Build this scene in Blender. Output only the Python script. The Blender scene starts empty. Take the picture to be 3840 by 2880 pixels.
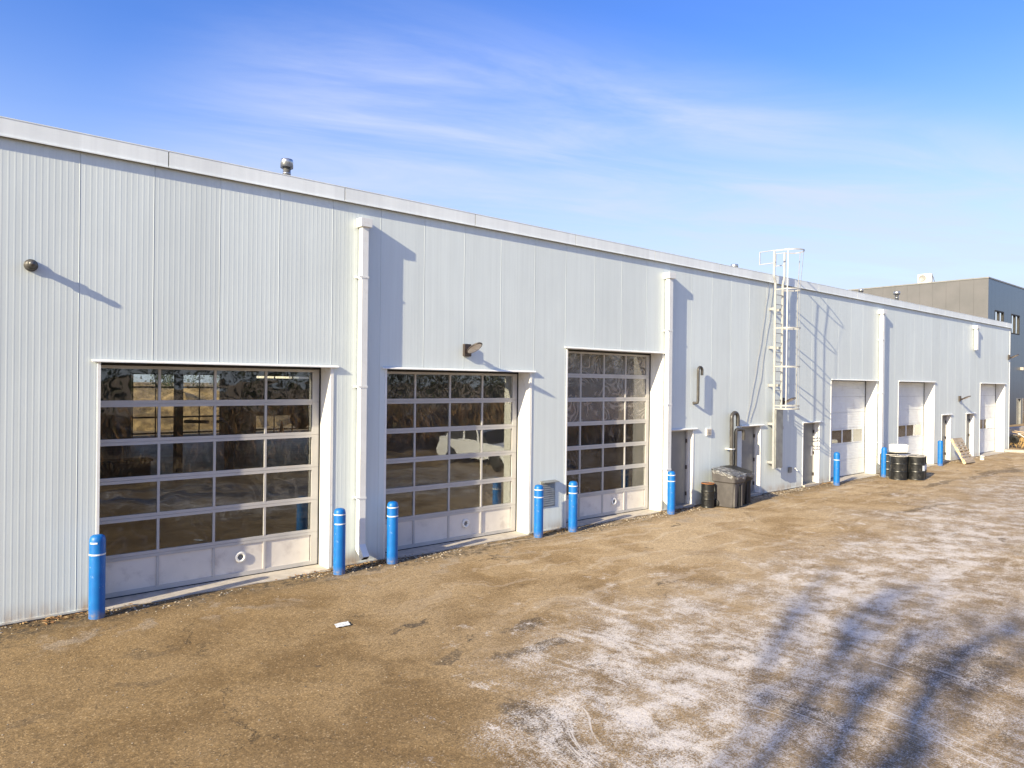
import bpy, bmesh, math, random
from mathutils import Vector, Matrix, noise
random.seed(7)
R = math.radians
sc = bpy.context.scene
col = sc.collection

# ------------------------------------------------------------ camera, sky, sun, exposure
YAW, PIT, ROL = 0.8703106, -0.0026131, 0.0120326
fw = Vector((math.cos(YAW)*math.cos(PIT), math.sin(YAW)*math.cos(PIT), math.sin(PIT)))
rt = Vector((math.sin(YAW), -math.cos(YAW), 0)); up = rt.cross(fw)
rt, up = rt*math.cos(ROL)+up*math.sin(ROL), up*math.cos(ROL)-rt*math.sin(ROL)
cd = bpy.data.cameras.new('camera'); cam = bpy.data.objects.new('camera', cd); col.objects.link(cam)
m = Matrix((rt, up, -fw)).transposed().to_4x4(); m.translation = Vector((0, -11.9395, 3.4607))
cam.matrix_world = m
cd.sensor_width = 36; cd.lens = 2637.7/3840*36; cd.clip_start = 0.05; cd.clip_end = 3000
sc.camera = cam

SUNTO = Vector((-5.2, -1.0, 2.3)).normalized()
elev = math.asin(SUNTO.z); rot = math.atan2(SUNTO.x, SUNTO.y)
w = bpy.data.worlds.new("World"); sc.world = w; w.use_nodes = True
nt = w.node_tree; N = nt.nodes; L = nt.links
N.clear()
def wn(t, **k):
    n = N.new(t)
    for a, b in k.items(): setattr(n, a, b)
    return n
def wmath(op, a, b=None, c=None):
    n = wn('ShaderNodeMath', operation=op)
    for i, v in enumerate((a, b, c)):
        if v is None: continue
        if isinstance(v, (int, float)): n.inputs[i].default_value = v
        else: L.new(v, n.inputs[i])
    return n.outputs[0]
sky = wn('ShaderNodeTexSky', sky_type='NISHITA', sun_disc=False)
sky.sun_elevation = elev; sky.sun_rotation = rot % (2*math.pi); sky.air_density = 1.0; sky.dust_density = 0.7; sky.ozone_density = 2.2
hsv = wn('ShaderNodeHueSaturation'); hsv.inputs['Hue'].default_value = 0.521; hsv.inputs['Saturation'].default_value = 1.32; hsv.inputs['Value'].default_value = 1.30
L.new(sky.outputs[0], hsv.inputs['Color'])
tc = wn('ShaderNodeTexCoord'); sep = wn('ShaderNodeSeparateXYZ'); L.new(tc.outputs['Generated'], sep.inputs[0])
zc = wmath('MAXIMUM', sep.outputs[2], 0.03)
u_ = wmath('DIVIDE', sep.outputs[0], zc); v_ = wmath('DIVIDE', sep.outputs[1], zc)
along = wmath('SUBTRACT', u_, wmath('MULTIPLY', v_, 0.35)); across = wmath('ADD', v_, wmath('MULTIPLY', u_, 0.35))
cmb = wn('ShaderNodeCombineXYZ'); cmb.inputs[2].default_value = 3.7; L.new(wmath('MULTIPLY', along, 0.55), cmb.inputs[0]); L.new(wmath('MULTIPLY', across, 1.5), cmb.inputs[1])
n1 = wn('ShaderNodeTexNoise'); n1.inputs['Scale'].default_value = 1.15; n1.inputs['Detail'].default_value = 8; n1.inputs['Roughness'].default_value = 0.60; n1.inputs['Distortion'].default_value = 0.6
L.new(cmb.outputs[0], n1.inputs['Vector'])
def wramp(v, a, b, c=0.0, d=1.0):
    n = wn('ShaderNodeMapRange', interpolation_type='SMOOTHSTEP'); L.new(v, n.inputs[0])
    for i, x in enumerate((a, b, c, d)): n.inputs[i+1].default_value = x
    return n.outputs[0]
str_ = wramp(n1.outputs[0], 0.30, 0.76, 0.22, 1.0)
msk = wmath('MULTIPLY', wmath('MULTIPLY', wramp(across, 1.75, 2.45), wramp(u_, 0.40, 1.3)), wramp(across, 2.9, 5.0, 1.0, 0.6))
cl = wmath('MULTIPLY', wmath('MULTIPLY', str_, wmath('ADD', wmath('MULTIPLY', msk, 0.92), 0.03)), 0.85)
hz = wmath('MULTIPLY', wramp(sep.outputs[2], 0.03, 0.42, 1.0, 0.0), 0.88)
mix = wn('ShaderNodeMix', data_type='RGBA'); L.new(cl, mix.inputs[0]); L.new(hsv.outputs[0], mix.inputs[6]); mix.inputs[7].default_value = (3.5, 3.85, 5.0, 1)
mix2 = wn('ShaderNodeMix', data_type='RGBA'); L.new(hz, mix2.inputs[0]); L.new(mix.outputs[2], mix2.inputs[6]); mix2.inputs[7].default_value = (3.25, 3.62, 4.5, 1)
bg = wn('ShaderNodeBackground'); bg.inputs[1].default_value = 0.10
out = wn('ShaderNodeOutputWorld'); L.new(mix2.outputs[2], bg.inputs[0]); L.new(bg.outputs[0], out.inputs[0])

sl = bpy.data.lights.new('sun', 'SUN'); so = bpy.data.objects.new('sun', sl); col.objects.link(so)
sl.energy = 4.7; sl.angle = R(0.53); sl.color = (1.0, 0.87, 0.62)
so.rotation_euler = SUNTO.to_track_quat('Z', 'Y').to_euler(); so.location = (-20, -10, 20)
sc.view_settings.view_transform = 'Standard'; sc.view_settings.look = 'None'
sc.view_settings.exposure = 1.08; sc.view_settings.gamma = 1
sc.render.engine = 'CYCLES'
sc.cycles.max_bounces = 10; sc.cycles.transparent_max_bounces = 24; sc.cycles.glossy_bounces = 4
sc.render.resolution_x = 1024; sc.render.resolution_y = 768

# ------------------------------------------------------------ helpers
class MB:
    def __init__(s): s.v = []; s.f = []; s.m = []; s.sm = []
    def add(s, vs, fs, mi=0, sm=False):
        o = len(s.v); s.v += [tuple(v) for v in vs]
        for f in fs: s.f.append([i+o for i in f]); s.m.append(mi); s.sm.append(sm)
        return s
    def box(s, x0, x1, y0, y1, z0, z1, mi=0, M=None):
        vs = [Vector((x, y, z)) for z in (z0, z1) for y in (y0, y1) for x in (x0, x1)]
        if M: vs = [M @ v for v in vs]
        return s.add(vs, [(0,2,3,1),(4,5,7,6),(0,1,5,4),(2,6,7,3),(0,4,6,2),(1,3,7,5)], mi)
    def prism(s, pts, fn, d0, d1, mi=0):   # pts 2D ccw, fn(p, d)->3D
        n = len(pts)
        vs = [fn(p, d0) for p in pts]+[fn(p, d1) for p in pts]
        fs = [tuple(range(n))[::-1], tuple(range(n, 2*n))]+[(i, (i+1) % n, n+(i+1) % n, n+i) for i in range(n)]
        return s.add(vs, fs, mi)
    def lathe(s, prof, c=(0,0,0), n=32, mi=0, M=None):
        vs = []; fs = []
        for r, z in prof:
            for k in range(n):
                a = 2*math.pi*k/n; v = Vector((c[0]+r*math.cos(a), c[1]+r*math.sin(a), c[2]+z)); vs.append(M @ v if M else v)
        for i in range(len(prof)-1):
            for k in range(n):
                fs.append((i*n+k, i*n+(k+1) % n, (i+1)*n+(k+1) % n, (i+1)*n+k))
        s.add(vs, fs, mi, True)
        if prof[0][0] > 1e-5: s.add(vs[:n], [tuple(range(n))[::-1]], mi)
        if prof[-1][0] > 1e-5: s.add(vs[-n:], [tuple(range(n))], mi)
        return s
    def tube(s, pts, r, n=10, mi=0, cap=True, sm=True):
        pts = [Vector(p) for p in pts]; rs = r if isinstance(r, (list, tuple)) else [r]*len(pts)
        vs = []; fs = []; pu = None
        for i, p in enumerate(pts):
            a = pts[max(i-1, 0)]; b = pts[min(i+1, len(pts)-1)]; t = (b-a).normalized()
            if pu is None:
                pu = Vector((0,0,1)) if abs(t.z) < 0.9 else Vector((1,0,0))
            x = t.cross(pu).normalized(); y = x.cross(t).normalized(); pu = y
            for k in range(n):
                an = 2*math.pi*k/n; vs.append(p+(x*math.cos(an)+y*math.sin(an))*rs[i])
        for i in range(len(pts)-1):
            for k in range(n): fs.append((i*n+k, i*n+(k+1) % n, (i+1)*n+(k+1) % n, (i+1)*n+k))
        s.add(vs, fs, mi, sm)
        if cap: s.add(vs[:n], [tuple(range(n))[::-1]], mi); s.add(vs[-n:], [tuple(range(n))], mi)
        return s
    def build(s, name, mat, parent=None, loc=None, bevel=0):
        me = bpy.data.meshes.new(name); me.from_pydata(s.v, [], s.f)
        for mm in (mat if isinstance(mat, (list, tuple)) else [mat]): me.materials.append(mm)
        for p, mi, sm in zip(me.polygons, s.m, s.sm): p.material_index = mi; p.use_smooth = sm
        me.validate()
        bm = bmesh.new(); bm.from_mesh(me); bmesh.ops.recalc_face_normals(bm, faces=bm.faces)
        if bevel:
            bmesh.ops.remove_doubles(bm, verts=bm.verts, dist=1e-5)
            es = [e for e in bm.edges if len(e.link_faces) == 2 and e.calc_face_angle(0) > 0.6]
            bmesh.ops.bevel(bm, geom=es, offset=bevel, segments=2, profile=0.6, affect='EDGES', clamp_overlap=True)
        bm.to_mesh(me); bm.free()
        o = bpy.data.objects.new(name, me); col.objects.link(o)
        if parent: o.parent = parent
        if loc is not None: o.location = loc
        return o
def tag(o, label=None, cat=None, group=None, kind=None):
    if label: o['label'] = label
    if cat: o['category'] = cat
    if group: o['group'] = group
    if kind: o['kind'] = kind
    return o
def thing(name, label, cat, loc=(0,0,0), rz=0, group=None):
    o = bpy.data.objects.new(name, None); col.objects.link(o); o.location = loc; o.rotation_euler = (0,0,rz); o.empty_display_size = 0.2
    return tag(o, label, cat, group)
def struct(name, mb, mat, **k): return tag(mb.build(name, mat, **k), kind='structure')

# ------------------------------------------------------------ materials
class MT:
    def __init__(s, name):
        s.m = bpy.data.materials.new(name); s.m.use_nodes = True; s.t = s.m.node_tree; s.N = s.t.nodes; s.L = s.t.links
        s.b = s.N['Principled BSDF']; s.tc = s.N.new('ShaderNodeTexCoord'); s.P = s.tc.outputs['Object']
    def n(s, t, **k):
        x = s.N.new(t)
        for a, b in k.items(): setattr(x, a, b)
        return x
    def setin(s, sock, v):
        if isinstance(v, (int, float)): sock.default_value = v
        elif isinstance(v, tuple): sock.default_value = v+(1,) if len(v) == 3 and sock.type == 'RGBA' else v
        else: s.L.new(v, sock)
    def math(s, op, a, b=None, c=None, clamp=False):
        x = s.n('ShaderNodeMath', operation=op, use_clamp=clamp)
        for i, v in enumerate((a, b, c)):
            if v is not None: s.setin(x.inputs[i], v)
        return x.outputs[0]
    def ramp(s, v, a, b, c=0.0, d=1.0):
        x = s.n('ShaderNodeMapRange', interpolation_type='SMOOTHSTEP'); s.setin(x.inputs[0], v)
        for i, q in enumerate((a, b, c, d)): s.setin(x.inputs[i+1], q)
        return x.outputs[0]
    def scale(s, v, sx, sy, sz, loc=(0,0,0), rz=0):
        x = s.n('ShaderNodeMapping'); s.setin(x.inputs[0], v); x.inputs['Scale'].default_value = (sx, sy, sz); x.inputs['Location'].default_value = loc; x.inputs['Rotation'].default_value = (0,0,rz)
        return x.outputs[0]
    def noise(s, vec, sc_, det=4, rough=0.55, dist=0.0, col=False):
        x = s.n('ShaderNodeTexNoise'); s.setin(x.inputs['Vector'], vec)
        x.inputs['Scale'].default_value = sc_; x.inputs['Detail'].default_value = det; x.inputs['Roughness'].default_value = rough; x.inputs['Distortion'].default_value = dist
        return x.outputs['Color' if col else 0]
    def vor(s, vec, sc_, feat='F1', out='Distance', rnd=1.0):
        x = s.n('ShaderNodeTexVoronoi', feature=feat); s.setin(x.inputs['Vector'], vec); x.inputs['Scale'].default_value = sc_; x.inputs['Randomness'].default_value = rnd
        return x.outputs[out]
    def mix(s, f, a, b, mode='MIX'):
        x = s.n('ShaderNodeMix', data_type='RGBA', blend_type=mode); s.setin(x.inputs[0], f); s.setin(x.inputs[6], a); s.setin(x.inputs[7], b)
        return x.outputs[2]
    def bump(s, h, strength=0.3, dist=0.01, nrm=None):
        x = s.n('ShaderNodeBump'); s.setin(x.inputs['Height'], h); x.inputs['Strength'].default_value = strength; x.inputs['Distance'].default_value = dist
        if nrm is not None: s.L.new(nrm, x.inputs['Normal'])
        return x.outputs[0]
    def xyz(s, v=None):
        x = s.n('ShaderNodeSeparateXYZ'); s.setin(x.inputs[0], v or s.P); return x.outputs
    def fin(s, col_=None, rough=None, metal=None, nrm=None, spec=None):
        if col_ is not None: s.setin(s.b.inputs['Base Color'], col_)
        if rough is not None: s.setin(s.b.inputs['Roughness'], rough)
        if metal is not None: s.setin(s.b.inputs['Metallic'], metal)
        if nrm is not None: s.L.new(nrm, s.b.inputs['Normal'])
        if spec is not None: s.setin(s.b.inputs['Specular IOR Level'], spec)
        return s.m
def paint(name, c, rough=0.45, var=0.10, sc_=6.0, metal=0.0, dirt=None, dsc=9.0, spec=None, bump=0.0):
    t = MT(name)
    n1_ = t.noise(t.P, sc_, 4); n2_ = t.noise(t.P, dsc, 5, 0.65)
    k = 1-var
    c1 = t.mix(t.ramp(n1_, 0.3, 0.7), tuple(x*k for x in c), tuple(min(1, x*(1+var*0.5)) for x in c))
    if dirt: c1 = t.mix(t.math('MULTIPLY', t.ramp(n2_, 0.52, 0.75), 0.55), c1, dirt)
    r = t.ramp(n2_, 0.3, 0.7, rough-0.06, rough+0.08)
    nr = t.bump(t.noise(t.P, 90, 2), bump, 0.004) if bump else None
    return t.fin(c1, r, metal, nr, spec)

def wall_mat(name, c, grime=True, rough=0.42):
    t = MT(name); g = t.n('ShaderNodeNewGeometry'); P = g.outputs['Position']
    z = t.xyz(P)
    pan = t.math('FLOOR', t.math('DIVIDE', t.math('SUBTRACT', z[0], 1.78), 0.993))
    wn_ = t.n('ShaderNodeTexWhiteNoise', noise_dimensions='1D'); t.L.new(pan, wn_.inputs['W'])
    pv = t.ramp(wn_.outputs[0], 0, 1, 0.955, 1.03)
    st = t.noise(t.scale(P, 9, 9, 0.25), 1.0, 4, 0.6)           # rain streaks
    big = t.noise(t.scale(P, 0.5, 0.5, 0.4), 1.0, 3)
    k = t.math('MULTIPLY', pv, t.math('MULTIPLY', t.ramp(st, 0.3, 0.7, 0.955, 1.02), t.ramp(big, 0.3, 0.7, 0.965, 1.02)))
    cc = t.n('ShaderNodeCombineXYZ'); [t.L.new(k, cc.inputs[i]) for i in range(3)]
    c1 = t.mix(1.0, c, cc.outputs[0], 'MULTIPLY')
    if grime:
        gn = t.noise(t.scale(P, 3.0, 3.0, 1.2), 1.0, 5, 0.65)
        f = t.math('MULTIPLY', t.ramp(z[2], 0.02, 0.32, 1.0, 0.0), t.ramp(gn, 0.36, 0.70, 0.10, 0.95))
        c1 = t.mix(f, c1, (0.42, 0.31, 0.20))
        f2 = t.math('MULTIPLY', t.ramp(st, 0.62, 0.80), 0.16)
        c1 = t.mix(f2, c1, (0.50, 0.46, 0.40))
    wob = t.noise(t.scale(P, 1.2, 1.2, 0.6), 1.0, 2)
    emb = t.noise(P, 160, 2)
    nr = t.bump(emb, 0.10, 0.002, t.bump(wob, 0.25, 0.02))
    return t.fin(c1, rough, 0.0, nr, 0.4)

M = {}
M['wall'] = wall_mat('wall_metal', (0.68, 0.74, 0.725))
M['fascia'] = wall_mat('fascia_metal', (0.80, 0.84, 0.83), grime=False, rough=0.40)
M['trim'] = paint('white_trim', (0.80, 0.80, 0.77), 0.4, 0.05, 3, dirt=(0.6, 0.56, 0.5))
M['pipe_white'] = paint('white_downspout', (0.74, 0.75, 0.73), 0.38, 0.05, 3, dirt=(0.62, 0.60, 0.55))
M['alu'] = paint('door_frame_paint', (0.47, 0.455, 0.435), 0.42, 0.08, 2.5, dirt=(0.50, 0.43, 0.36), dsc=5)
M['infill'] = paint('door_infill_panel', (0.72, 0.67, 0.60), 0.4, 0.10, 1.3, dirt=(0.42, 0.37, 0.33), dsc=3.0)
M['ribdoor'] = paint('white_ribbed_door', (0.72, 0.74, 0.74), 0.42, 0.06, 1.5, dirt=(0.6, 0.58, 0.54), dsc=2.5)
M['greydoor'] = paint('grey_steel_door', (0.20, 0.20, 0.195), 0.45, 0.10, 2.0, dirt=(0.30, 0.27, 0.23), dsc=3)
M['rubber'] = paint('black_rubber', (0.018, 0.018, 0.018), 0.7)
M['dark'] = paint('dark_bronze', (0.045, 0.035, 0.030), 0.4, dirt=(0.16, 0.08, 0.04), dsc=20)
M['lens'] = paint('lamp_lens', (0.70, 0.64, 0.58), 0.25, 0.04)
M['steel'] = paint('stainless_flue', (0.55, 0.55, 0.54), 0.32, 0.12, 8, metal=0.9)
M['galv'] = paint('galvanised_sheet', (0.30, 0.31, 0.30), 0.5, 0.2, 5, metal=0.5)
M['ladder'] = paint('ladder_aluminium', (0.38, 0.38, 0.375), 0.42, 0.12, 8, metal=0.25)
M['rung'] = paint('ladder_rung', (0.30, 0.30, 0.32), 0.4, metal=0.6)
M['abs'] = paint('dark_grey_plastic_pipe', (0.060, 0.056, 0.052), 0.42, 0.2, 5, dirt=(0.14, 0.12, 0.10), dsc=8)
M['cable'] = paint('grey_cable', (0.25, 0.25, 0.26), 0.6)
M['conc'] = paint('concrete', (0.44, 0.40, 0.345), 0.85, 0.16, 5, dirt=(0.26, 0.20, 0.14), dsc=4, bump=0.4)
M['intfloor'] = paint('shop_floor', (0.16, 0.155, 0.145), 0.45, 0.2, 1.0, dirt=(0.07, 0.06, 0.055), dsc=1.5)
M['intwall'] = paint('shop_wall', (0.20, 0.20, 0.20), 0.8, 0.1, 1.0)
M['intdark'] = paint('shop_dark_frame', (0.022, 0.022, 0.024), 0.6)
M['blue'] = None
t = MT('bollard_blue'); n_ = t.noise(t.P, 55, 3); n2_ = t.noise(t.P, 7, 4)
c_ = t.mix(t.ramp(n2_, 0.35, 0.75), (0.0008, 0.118, 0.40), (0.001, 0.148, 0.46))
c_ = t.mix(t.math('MULTIPLY', t.ramp(t.noise(t.P, 16, 6, 0.75), 0.62, 0.70), 0.6), c_, (0.35, 0.45, 0.55))
zz = t.xyz(); c_ = t.mix(t.math('MULTIPLY', t.ramp(zz[2], 0.0, 0.16, 1, 0), t.ramp(t.noise(t.P, 14, 4), 0.35, 0.65, 0.1, 0.8)), c_, (0.25, 0.20, 0.14))
M['blue'] = t.fin(c_, 0.46, 0, t.bump(n_, 0.18, 0.003))
t = MT('white_tape'); t.fin(t.mix(t.ramp(t.noise(t.P, 40, 3), 0.5, 0.7), (0.70, 0.72, 0.73), (0.45, 0.47, 0.48)), 0.4); M['tape'] = t.m
M['drumblack'] = paint('drum_black_paint', (0.011, 0.012, 0.013), 0.40, 0.3, 4, dirt=(0.09, 0.08, 0.065), dsc=9)
M['drumlid'] = paint('dusty_drum_lid', (0.62, 0.58, 0.52), 0.65, 0.15, 6, dirt=(0.40, 0.34, 0.27), dsc=7)
M['rust'] = paint('rusty_lid', (0.42, 0.16, 0.045), 0.75, 0.3, 9, dirt=(0.20, 0.08, 0.03), dsc=14)
M['paper'] = paint('paper_label', (0.62, 0.66, 0.72), 0.6, 0.3, 60, dirt=(0.25, 0.27, 0.3), dsc=90)
M['bin'] = paint('bin_plastic', (0.080, 0.074, 0.074), 0.55, 0.15, 5, dirt=(0.13, 0.12, 0.11), dsc=6, bump=0.3)
M['bindark'] = paint('bin_plastic_dark', (0.022, 0.022, 0.021), 0.5, 0.15, 5, dirt=(0.045, 0.042, 0.038), dsc=6, bump=0.3)  # dark lids and tub board; also darkens the second bin for its shade
M['tub'] = paint('white_plastic_tub', (0.80, 0.78, 0.72), 0.45, 0.06, 5, dirt=(0.6, 0.55, 0.46), dsc=8)
def wood(name, a, b, ax=0):
    t = MT(name); s = [26, 26, 26]; s[ax] = 1.4
    g = t.noise(t.scale(t.P, *s), 1.0, 5, 0.6, 0.4); k = t.noise(t.P, 3, 3)
    return t.fin(t.mix(t.ramp(k, 0.35, 0.65, 0.0, 0.35), t.mix(t.ramp(g, 0.3, 0.7), a, b), tuple(x*0.6 for x in a)), 0.75, 0, t.bump(g, 0.3, 0.004))
M['woodgrey'] = wood('weathered_wood', (0.30, 0.24, 0.17), (0.46, 0.38, 0.28))
M['woodnew'] = wood('fresh_pine', (0.62, 0.44, 0.24), (0.78, 0.60, 0.38), 1)
M['straw'] = paint('dry_grass', (0.42, 0.27, 0.10), 0.8, 0.4, 3)
# clear film
t = MT('clear_film'); t.N.remove(t.b)
tr = t.n('ShaderNodeBsdfTransparent'); tr.inputs[0].default_value = (0.93, 0.93, 0.93, 1)
gl = t.n('ShaderNodeBsdfGlossy'); gl.inputs['Roughness'].default_value = 0.12; gl.inputs[0].default_value = (1, 1, 1, 1)
di = t.n('ShaderNodeBsdfDiffuse'); di.inputs[0].default_value = (0.75, 0.75, 0.74, 1)
cr = t.noise(t.scale(t.P, 5, 9, 9), 1.4, 5, 0.6, 1.2); bn = t.bump(cr, 1.0, 0.05)
t.L.new(bn, gl.inputs['Normal'])
m1 = t.n('ShaderNodeMixShader'); t.setin(m1.inputs[0], t.ramp(cr, 0.50, 0.66, 0.06, 0.55)); t.L.new(tr.outputs[0], m1.inputs[1]); t.L.new(di.outputs[0], m1.inputs[2])
m2 = t.n('ShaderNodeMixShader'); m2.inputs[0].default_value = 0.14; t.L.new(m1.outputs[0], m2.inputs[1]); t.L.new(gl.outputs[0], m2.inputs[2])
t.L.new(m2.outputs[0], t.N['Material Output'].inputs[0]); M['film'] = t.m

def glass_mat(name, tint=(0.78, 0.80, 0.76), dust=0.05, swirl=0.10, dcol=(0.52, 0.47, 0.40), seed=0.0, refl=1.5, warp=0.5, upper=0.0):
    t = MT(name); t.N.remove(t.b); g = t.n('ShaderNodeNewGeometry'); P = g.outputs['Position']
    tr = t.n('ShaderNodeBsdfTransparent'); tr.inputs[0].default_value = tint+(1,)
    gl = t.n('ShaderNodeBsdfGlossy'); gl.inputs['Roughness'].default_value = 0.015; gl.inputs[0].default_value = (1, 1, 1, 1)
    di = t.n('ShaderNodeBsdfDiffuse'); di.inputs[0].default_value = dcol+(1,)
    fr = t.n('ShaderNodeFresnel'); fr.inputs[0].default_value = 1.45
    wv = t.noise(t.scale(P, 1.1, 1.1, 1.5, (seed, 0, seed)), 1.0, 2)
    t.L.new(t.bump(wv, warp, 0.012), gl.inputs['Normal'])
    # swirled reflections painted as a pale film: contour rings of a warped noise
    q = t.noise(t.scale(P, 1.5, 1.0, 1.9, (seed, 0, 2*seed)), 1.0, 1, 0.5, 0.5)
    ring = t.math('ABSOLUTE', t.math('SUBTRACT', t.math('FRACT', t.math('MULTIPLY', q, 9.0)), 0.5))
    fine = t.noise(t.scale(P, 30, 30, 30), 1.0, 3)
    sw = t.math('MULTIPLY', t.ramp(ring, 0.30, 0.5), t.ramp(t.noise(P, 0.9, 3), 0.42, 0.62))
    sw = t.math('MULTIPLY', sw, t.ramp(fine, 0.3, 0.7, 0.3, 1.0))
    fd = t.math('ADD', t.math('MULTIPLY', sw, swirl), t.ramp(t.noise(P, 2.0, 4), 0.3, 0.8, dust*0.5, dust*1.6))
    if upper: fd = t.math('ADD', fd, t.math('MULTIPLY', t.ramp(t.xyz(P)[2], 2.40, 2.46, 0, upper), t.math('ADD', 0.55, t.math('MULTIPLY', t.math('MULTIPLY', t.ramp(ring, 0.1, 0.45), t.ramp(t.noise(P, 3.0, 4), 0.35, 0.6)), 0.55))))
    m1 = t.n('ShaderNodeMixShader'); t.setin(m1.inputs[0], fd); t.L.new(tr.outputs[0], m1.inputs[1]); t.L.new(di.outputs[0], m1.inputs[2])
    m2 = t.n('ShaderNodeMixShader'); t.setin(m2.inputs[0], t.math('MULTIPLY', fr.outputs[0], refl, clamp=True)); t.L.new(m1.outputs[0], m2.inputs[1]); t.L.new(gl.outputs[0], m2.inputs[2])
    t.L.new(m2.outputs[0], t.N['Material Output'].inputs[0]); return t.m
M['glass1'] = glass_mat('door_glass', seed=0.0, dust=0.014, swirl=0.09, refl=2.3, warp=0.45)
M['glass2'] = glass_mat('door_glass_dusty', seed=5.0, dust=0.045, swirl=0.12, refl=2.2, warp=0.35)
M['glass3'] = glass_mat('door_glass_chalky', seed=9.0, dust=0.05, swirl=0.20, upper=0.34, warp=0.25, dcol=(0.66, 0.60, 0.52))
M['glassopp'] = glass_mat('rear_glass', tint=(0.97, 0.97, 0.97), dust=0.005, swirl=0.0, refl=0.4)
M['skyglass'] = glass_mat('window_glass_mirror', tint=(0.2, 0.25, 0.3), dust=0.02, swirl=0.0, refl=6.0)
M['darkglass'] = glass_mat('window_glass', tint=(0.35, 0.40, 0.42), dust=0.02, swirl=0.0, refl=2.2)

# ------------------------------------------------------------ ground
t = MT('yard_asphalt'); P = t.P; X, Y, Z = t.xyz()
warp = t.noise(P, 0.7, 4, 0.6, col=True)
Pw = t.n('ShaderNodeVectorMath', operation='MULTIPLY_ADD'); t.L.new(warp, Pw.inputs[0]); Pw.inputs[1].default_value = (1.6, 1.6, 0); t.L.new(P, Pw.inputs[2]); Pw = Pw.outputs[0]
big = t.noise(P, 0.22, 5, 0.6); med = t.noise(Pw, 0.9, 6, 0.62); fin_ = t.noise(P, 7, 5, 0.7)
grit = t.noise(P, 42, 3, 0.75); grit2 = t.noise(P, 110, 2, 0.7); agg = t.vor(P, 48)
near = t.ramp(X, 1.0, 13.0)
tan = t.mix(near, (0.290, 0.190, 0.082), (0.500, 0.365, 0.205))
brown = t.mix(near, (0.215, 0.138, 0.060), (0.350, 0.240, 0.120))
base = t.mix(t.ramp(med, 0.38, 0.62), brown, tan)
base = t.mix(t.ramp(t.math('ADD', t.math('MULTIPLY', big, 0.6), t.math('MULTIPLY', med, 0.4)), 0.44, 0.62, 0.0, 0.7), base, t.mix(near, (0.32, 0.22, 0.11), (0.56, 0.43, 0.27)))
grey = t.mix(t.ramp(med, 0.35, 0.7), (0.200, 0.138, 0.072), (0.30, 0.215, 0.120))
bx = t.math('ADD', 4.3, t.math('SUBTRACT', t.math('MULTIPLY', t.math('MAXIMUM', t.math('SUBTRACT', 6.6, X), 0.0), 1.15), t.math('MINIMUM', t.math('MULTIPLY', t.math('MAXIMUM', t.math('SUBTRACT', X, 13.0), 0.0), 0.12), 1.7)))
dep = t.math('SUBTRACT', t.math('MULTIPLY', Y, -1.0), bx)
lowf = t.noise(Pw, 0.42, 4, 0.6)
reg = t.ramp(t.math('ADD', dep, t.math('MULTIPLY', t.math('SUBTRACT', lowf, 0.5), 7.0)), -1.3, 2.4)
strX = t.noise(t.scale(Pw, 0.45, 3.0, 1, rz=R(6)), 1.0, 6, 0.66, 0.3)
sq = t.n('ShaderNodeVectorMath', operation='MULTIPLY_ADD'); t.L.new(t.noise(P, 0.25, 2, col=True), sq.inputs[0]); sq.inputs[1].default_value = (3.0, 0, 0); t.L.new(P, sq.inputs[2])
strY = t.noise(t.scale(sq.outputs[0], 7.0, 0.42, 1, rz=R(-4)), 1.0, 6, 0.62, 0.1)
strk = t.mix(t.ramp(X, 8.5, 12.5), strY, strX)
blot = t.noise(P, 1.9, 9, 0.72)
sv = t.math('ADD', t.math('MULTIPLY', strk, 0.30), t.math('MULTIPLY', blot, 0.70))
crumb = t.noise(P, 13, 7, 0.92)
saltA = t.math('MULTIPLY', reg, t.ramp(sv, 0.38, 0.60, 0.30, 1.0))
spill = t.math('MULTIPLY', t.ramp(t.math('ADD', dep, t.math('MULTIPLY', lowf, 3.0)), -1.8, 2.0), t.ramp(t.math('ADD', t.math('MULTIPLY', blot, 0.75), t.math('MULTIPLY', strk, 0.25)), 0.53, 0.62))
strT = t.noise(t.scale(sq.outputs[0], 15.0, 0.55, 1, (2, 0, 0), rz=R(-8)), 1.0, 3, 0.5, 0.1)
tracks = t.math('MULTIPLY', t.math('MULTIPLY', t.ramp(strT, 0.60, 0.66), t.ramp(lowf, 0.46, 0.56)), t.math('MULTIPLY', t.ramp(dep, -0.5, 0.8), t.ramp(X, 9.5, 11.5, 1, 0)))
saltA = t.math('MULTIPLY', saltA, t.ramp(t.math('ADD', dep, t.math('MULTIPLY', lowf, 2.0)), 3.6, 5.6, 1.0, 0.66))
saltA = t.math('MULTIPLY', saltA, t.ramp(X, 15.0, 26.0, 1.0, 0.72))
saltF = t.math('MAXIMUM', t.math('MAXIMUM', saltA, t.math('MULTIPLY', spill, 0.8)), t.math('MULTIPLY', tracks, 1.0))
sg = t.math('ADD', t.math('MULTIPLY', t.math('SUBTRACT', crumb, 0.5), 1.7), t.math('ADD', t.math('MULTIPLY', t.math('SUBTRACT', grit, 0.5), 2.4), t.math('MULTIPLY', t.math('SUBTRACT', grit2, 0.5), 1.6)))
saltM = t.math('MULTIPLY', t.ramp(t.math('ADD', saltF, sg), 0.28, 1.02), t.ramp(saltF, 0.03, 0.30))
base = t.mix(t.math('MULTIPLY', reg, 0.55), base, grey)
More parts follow.
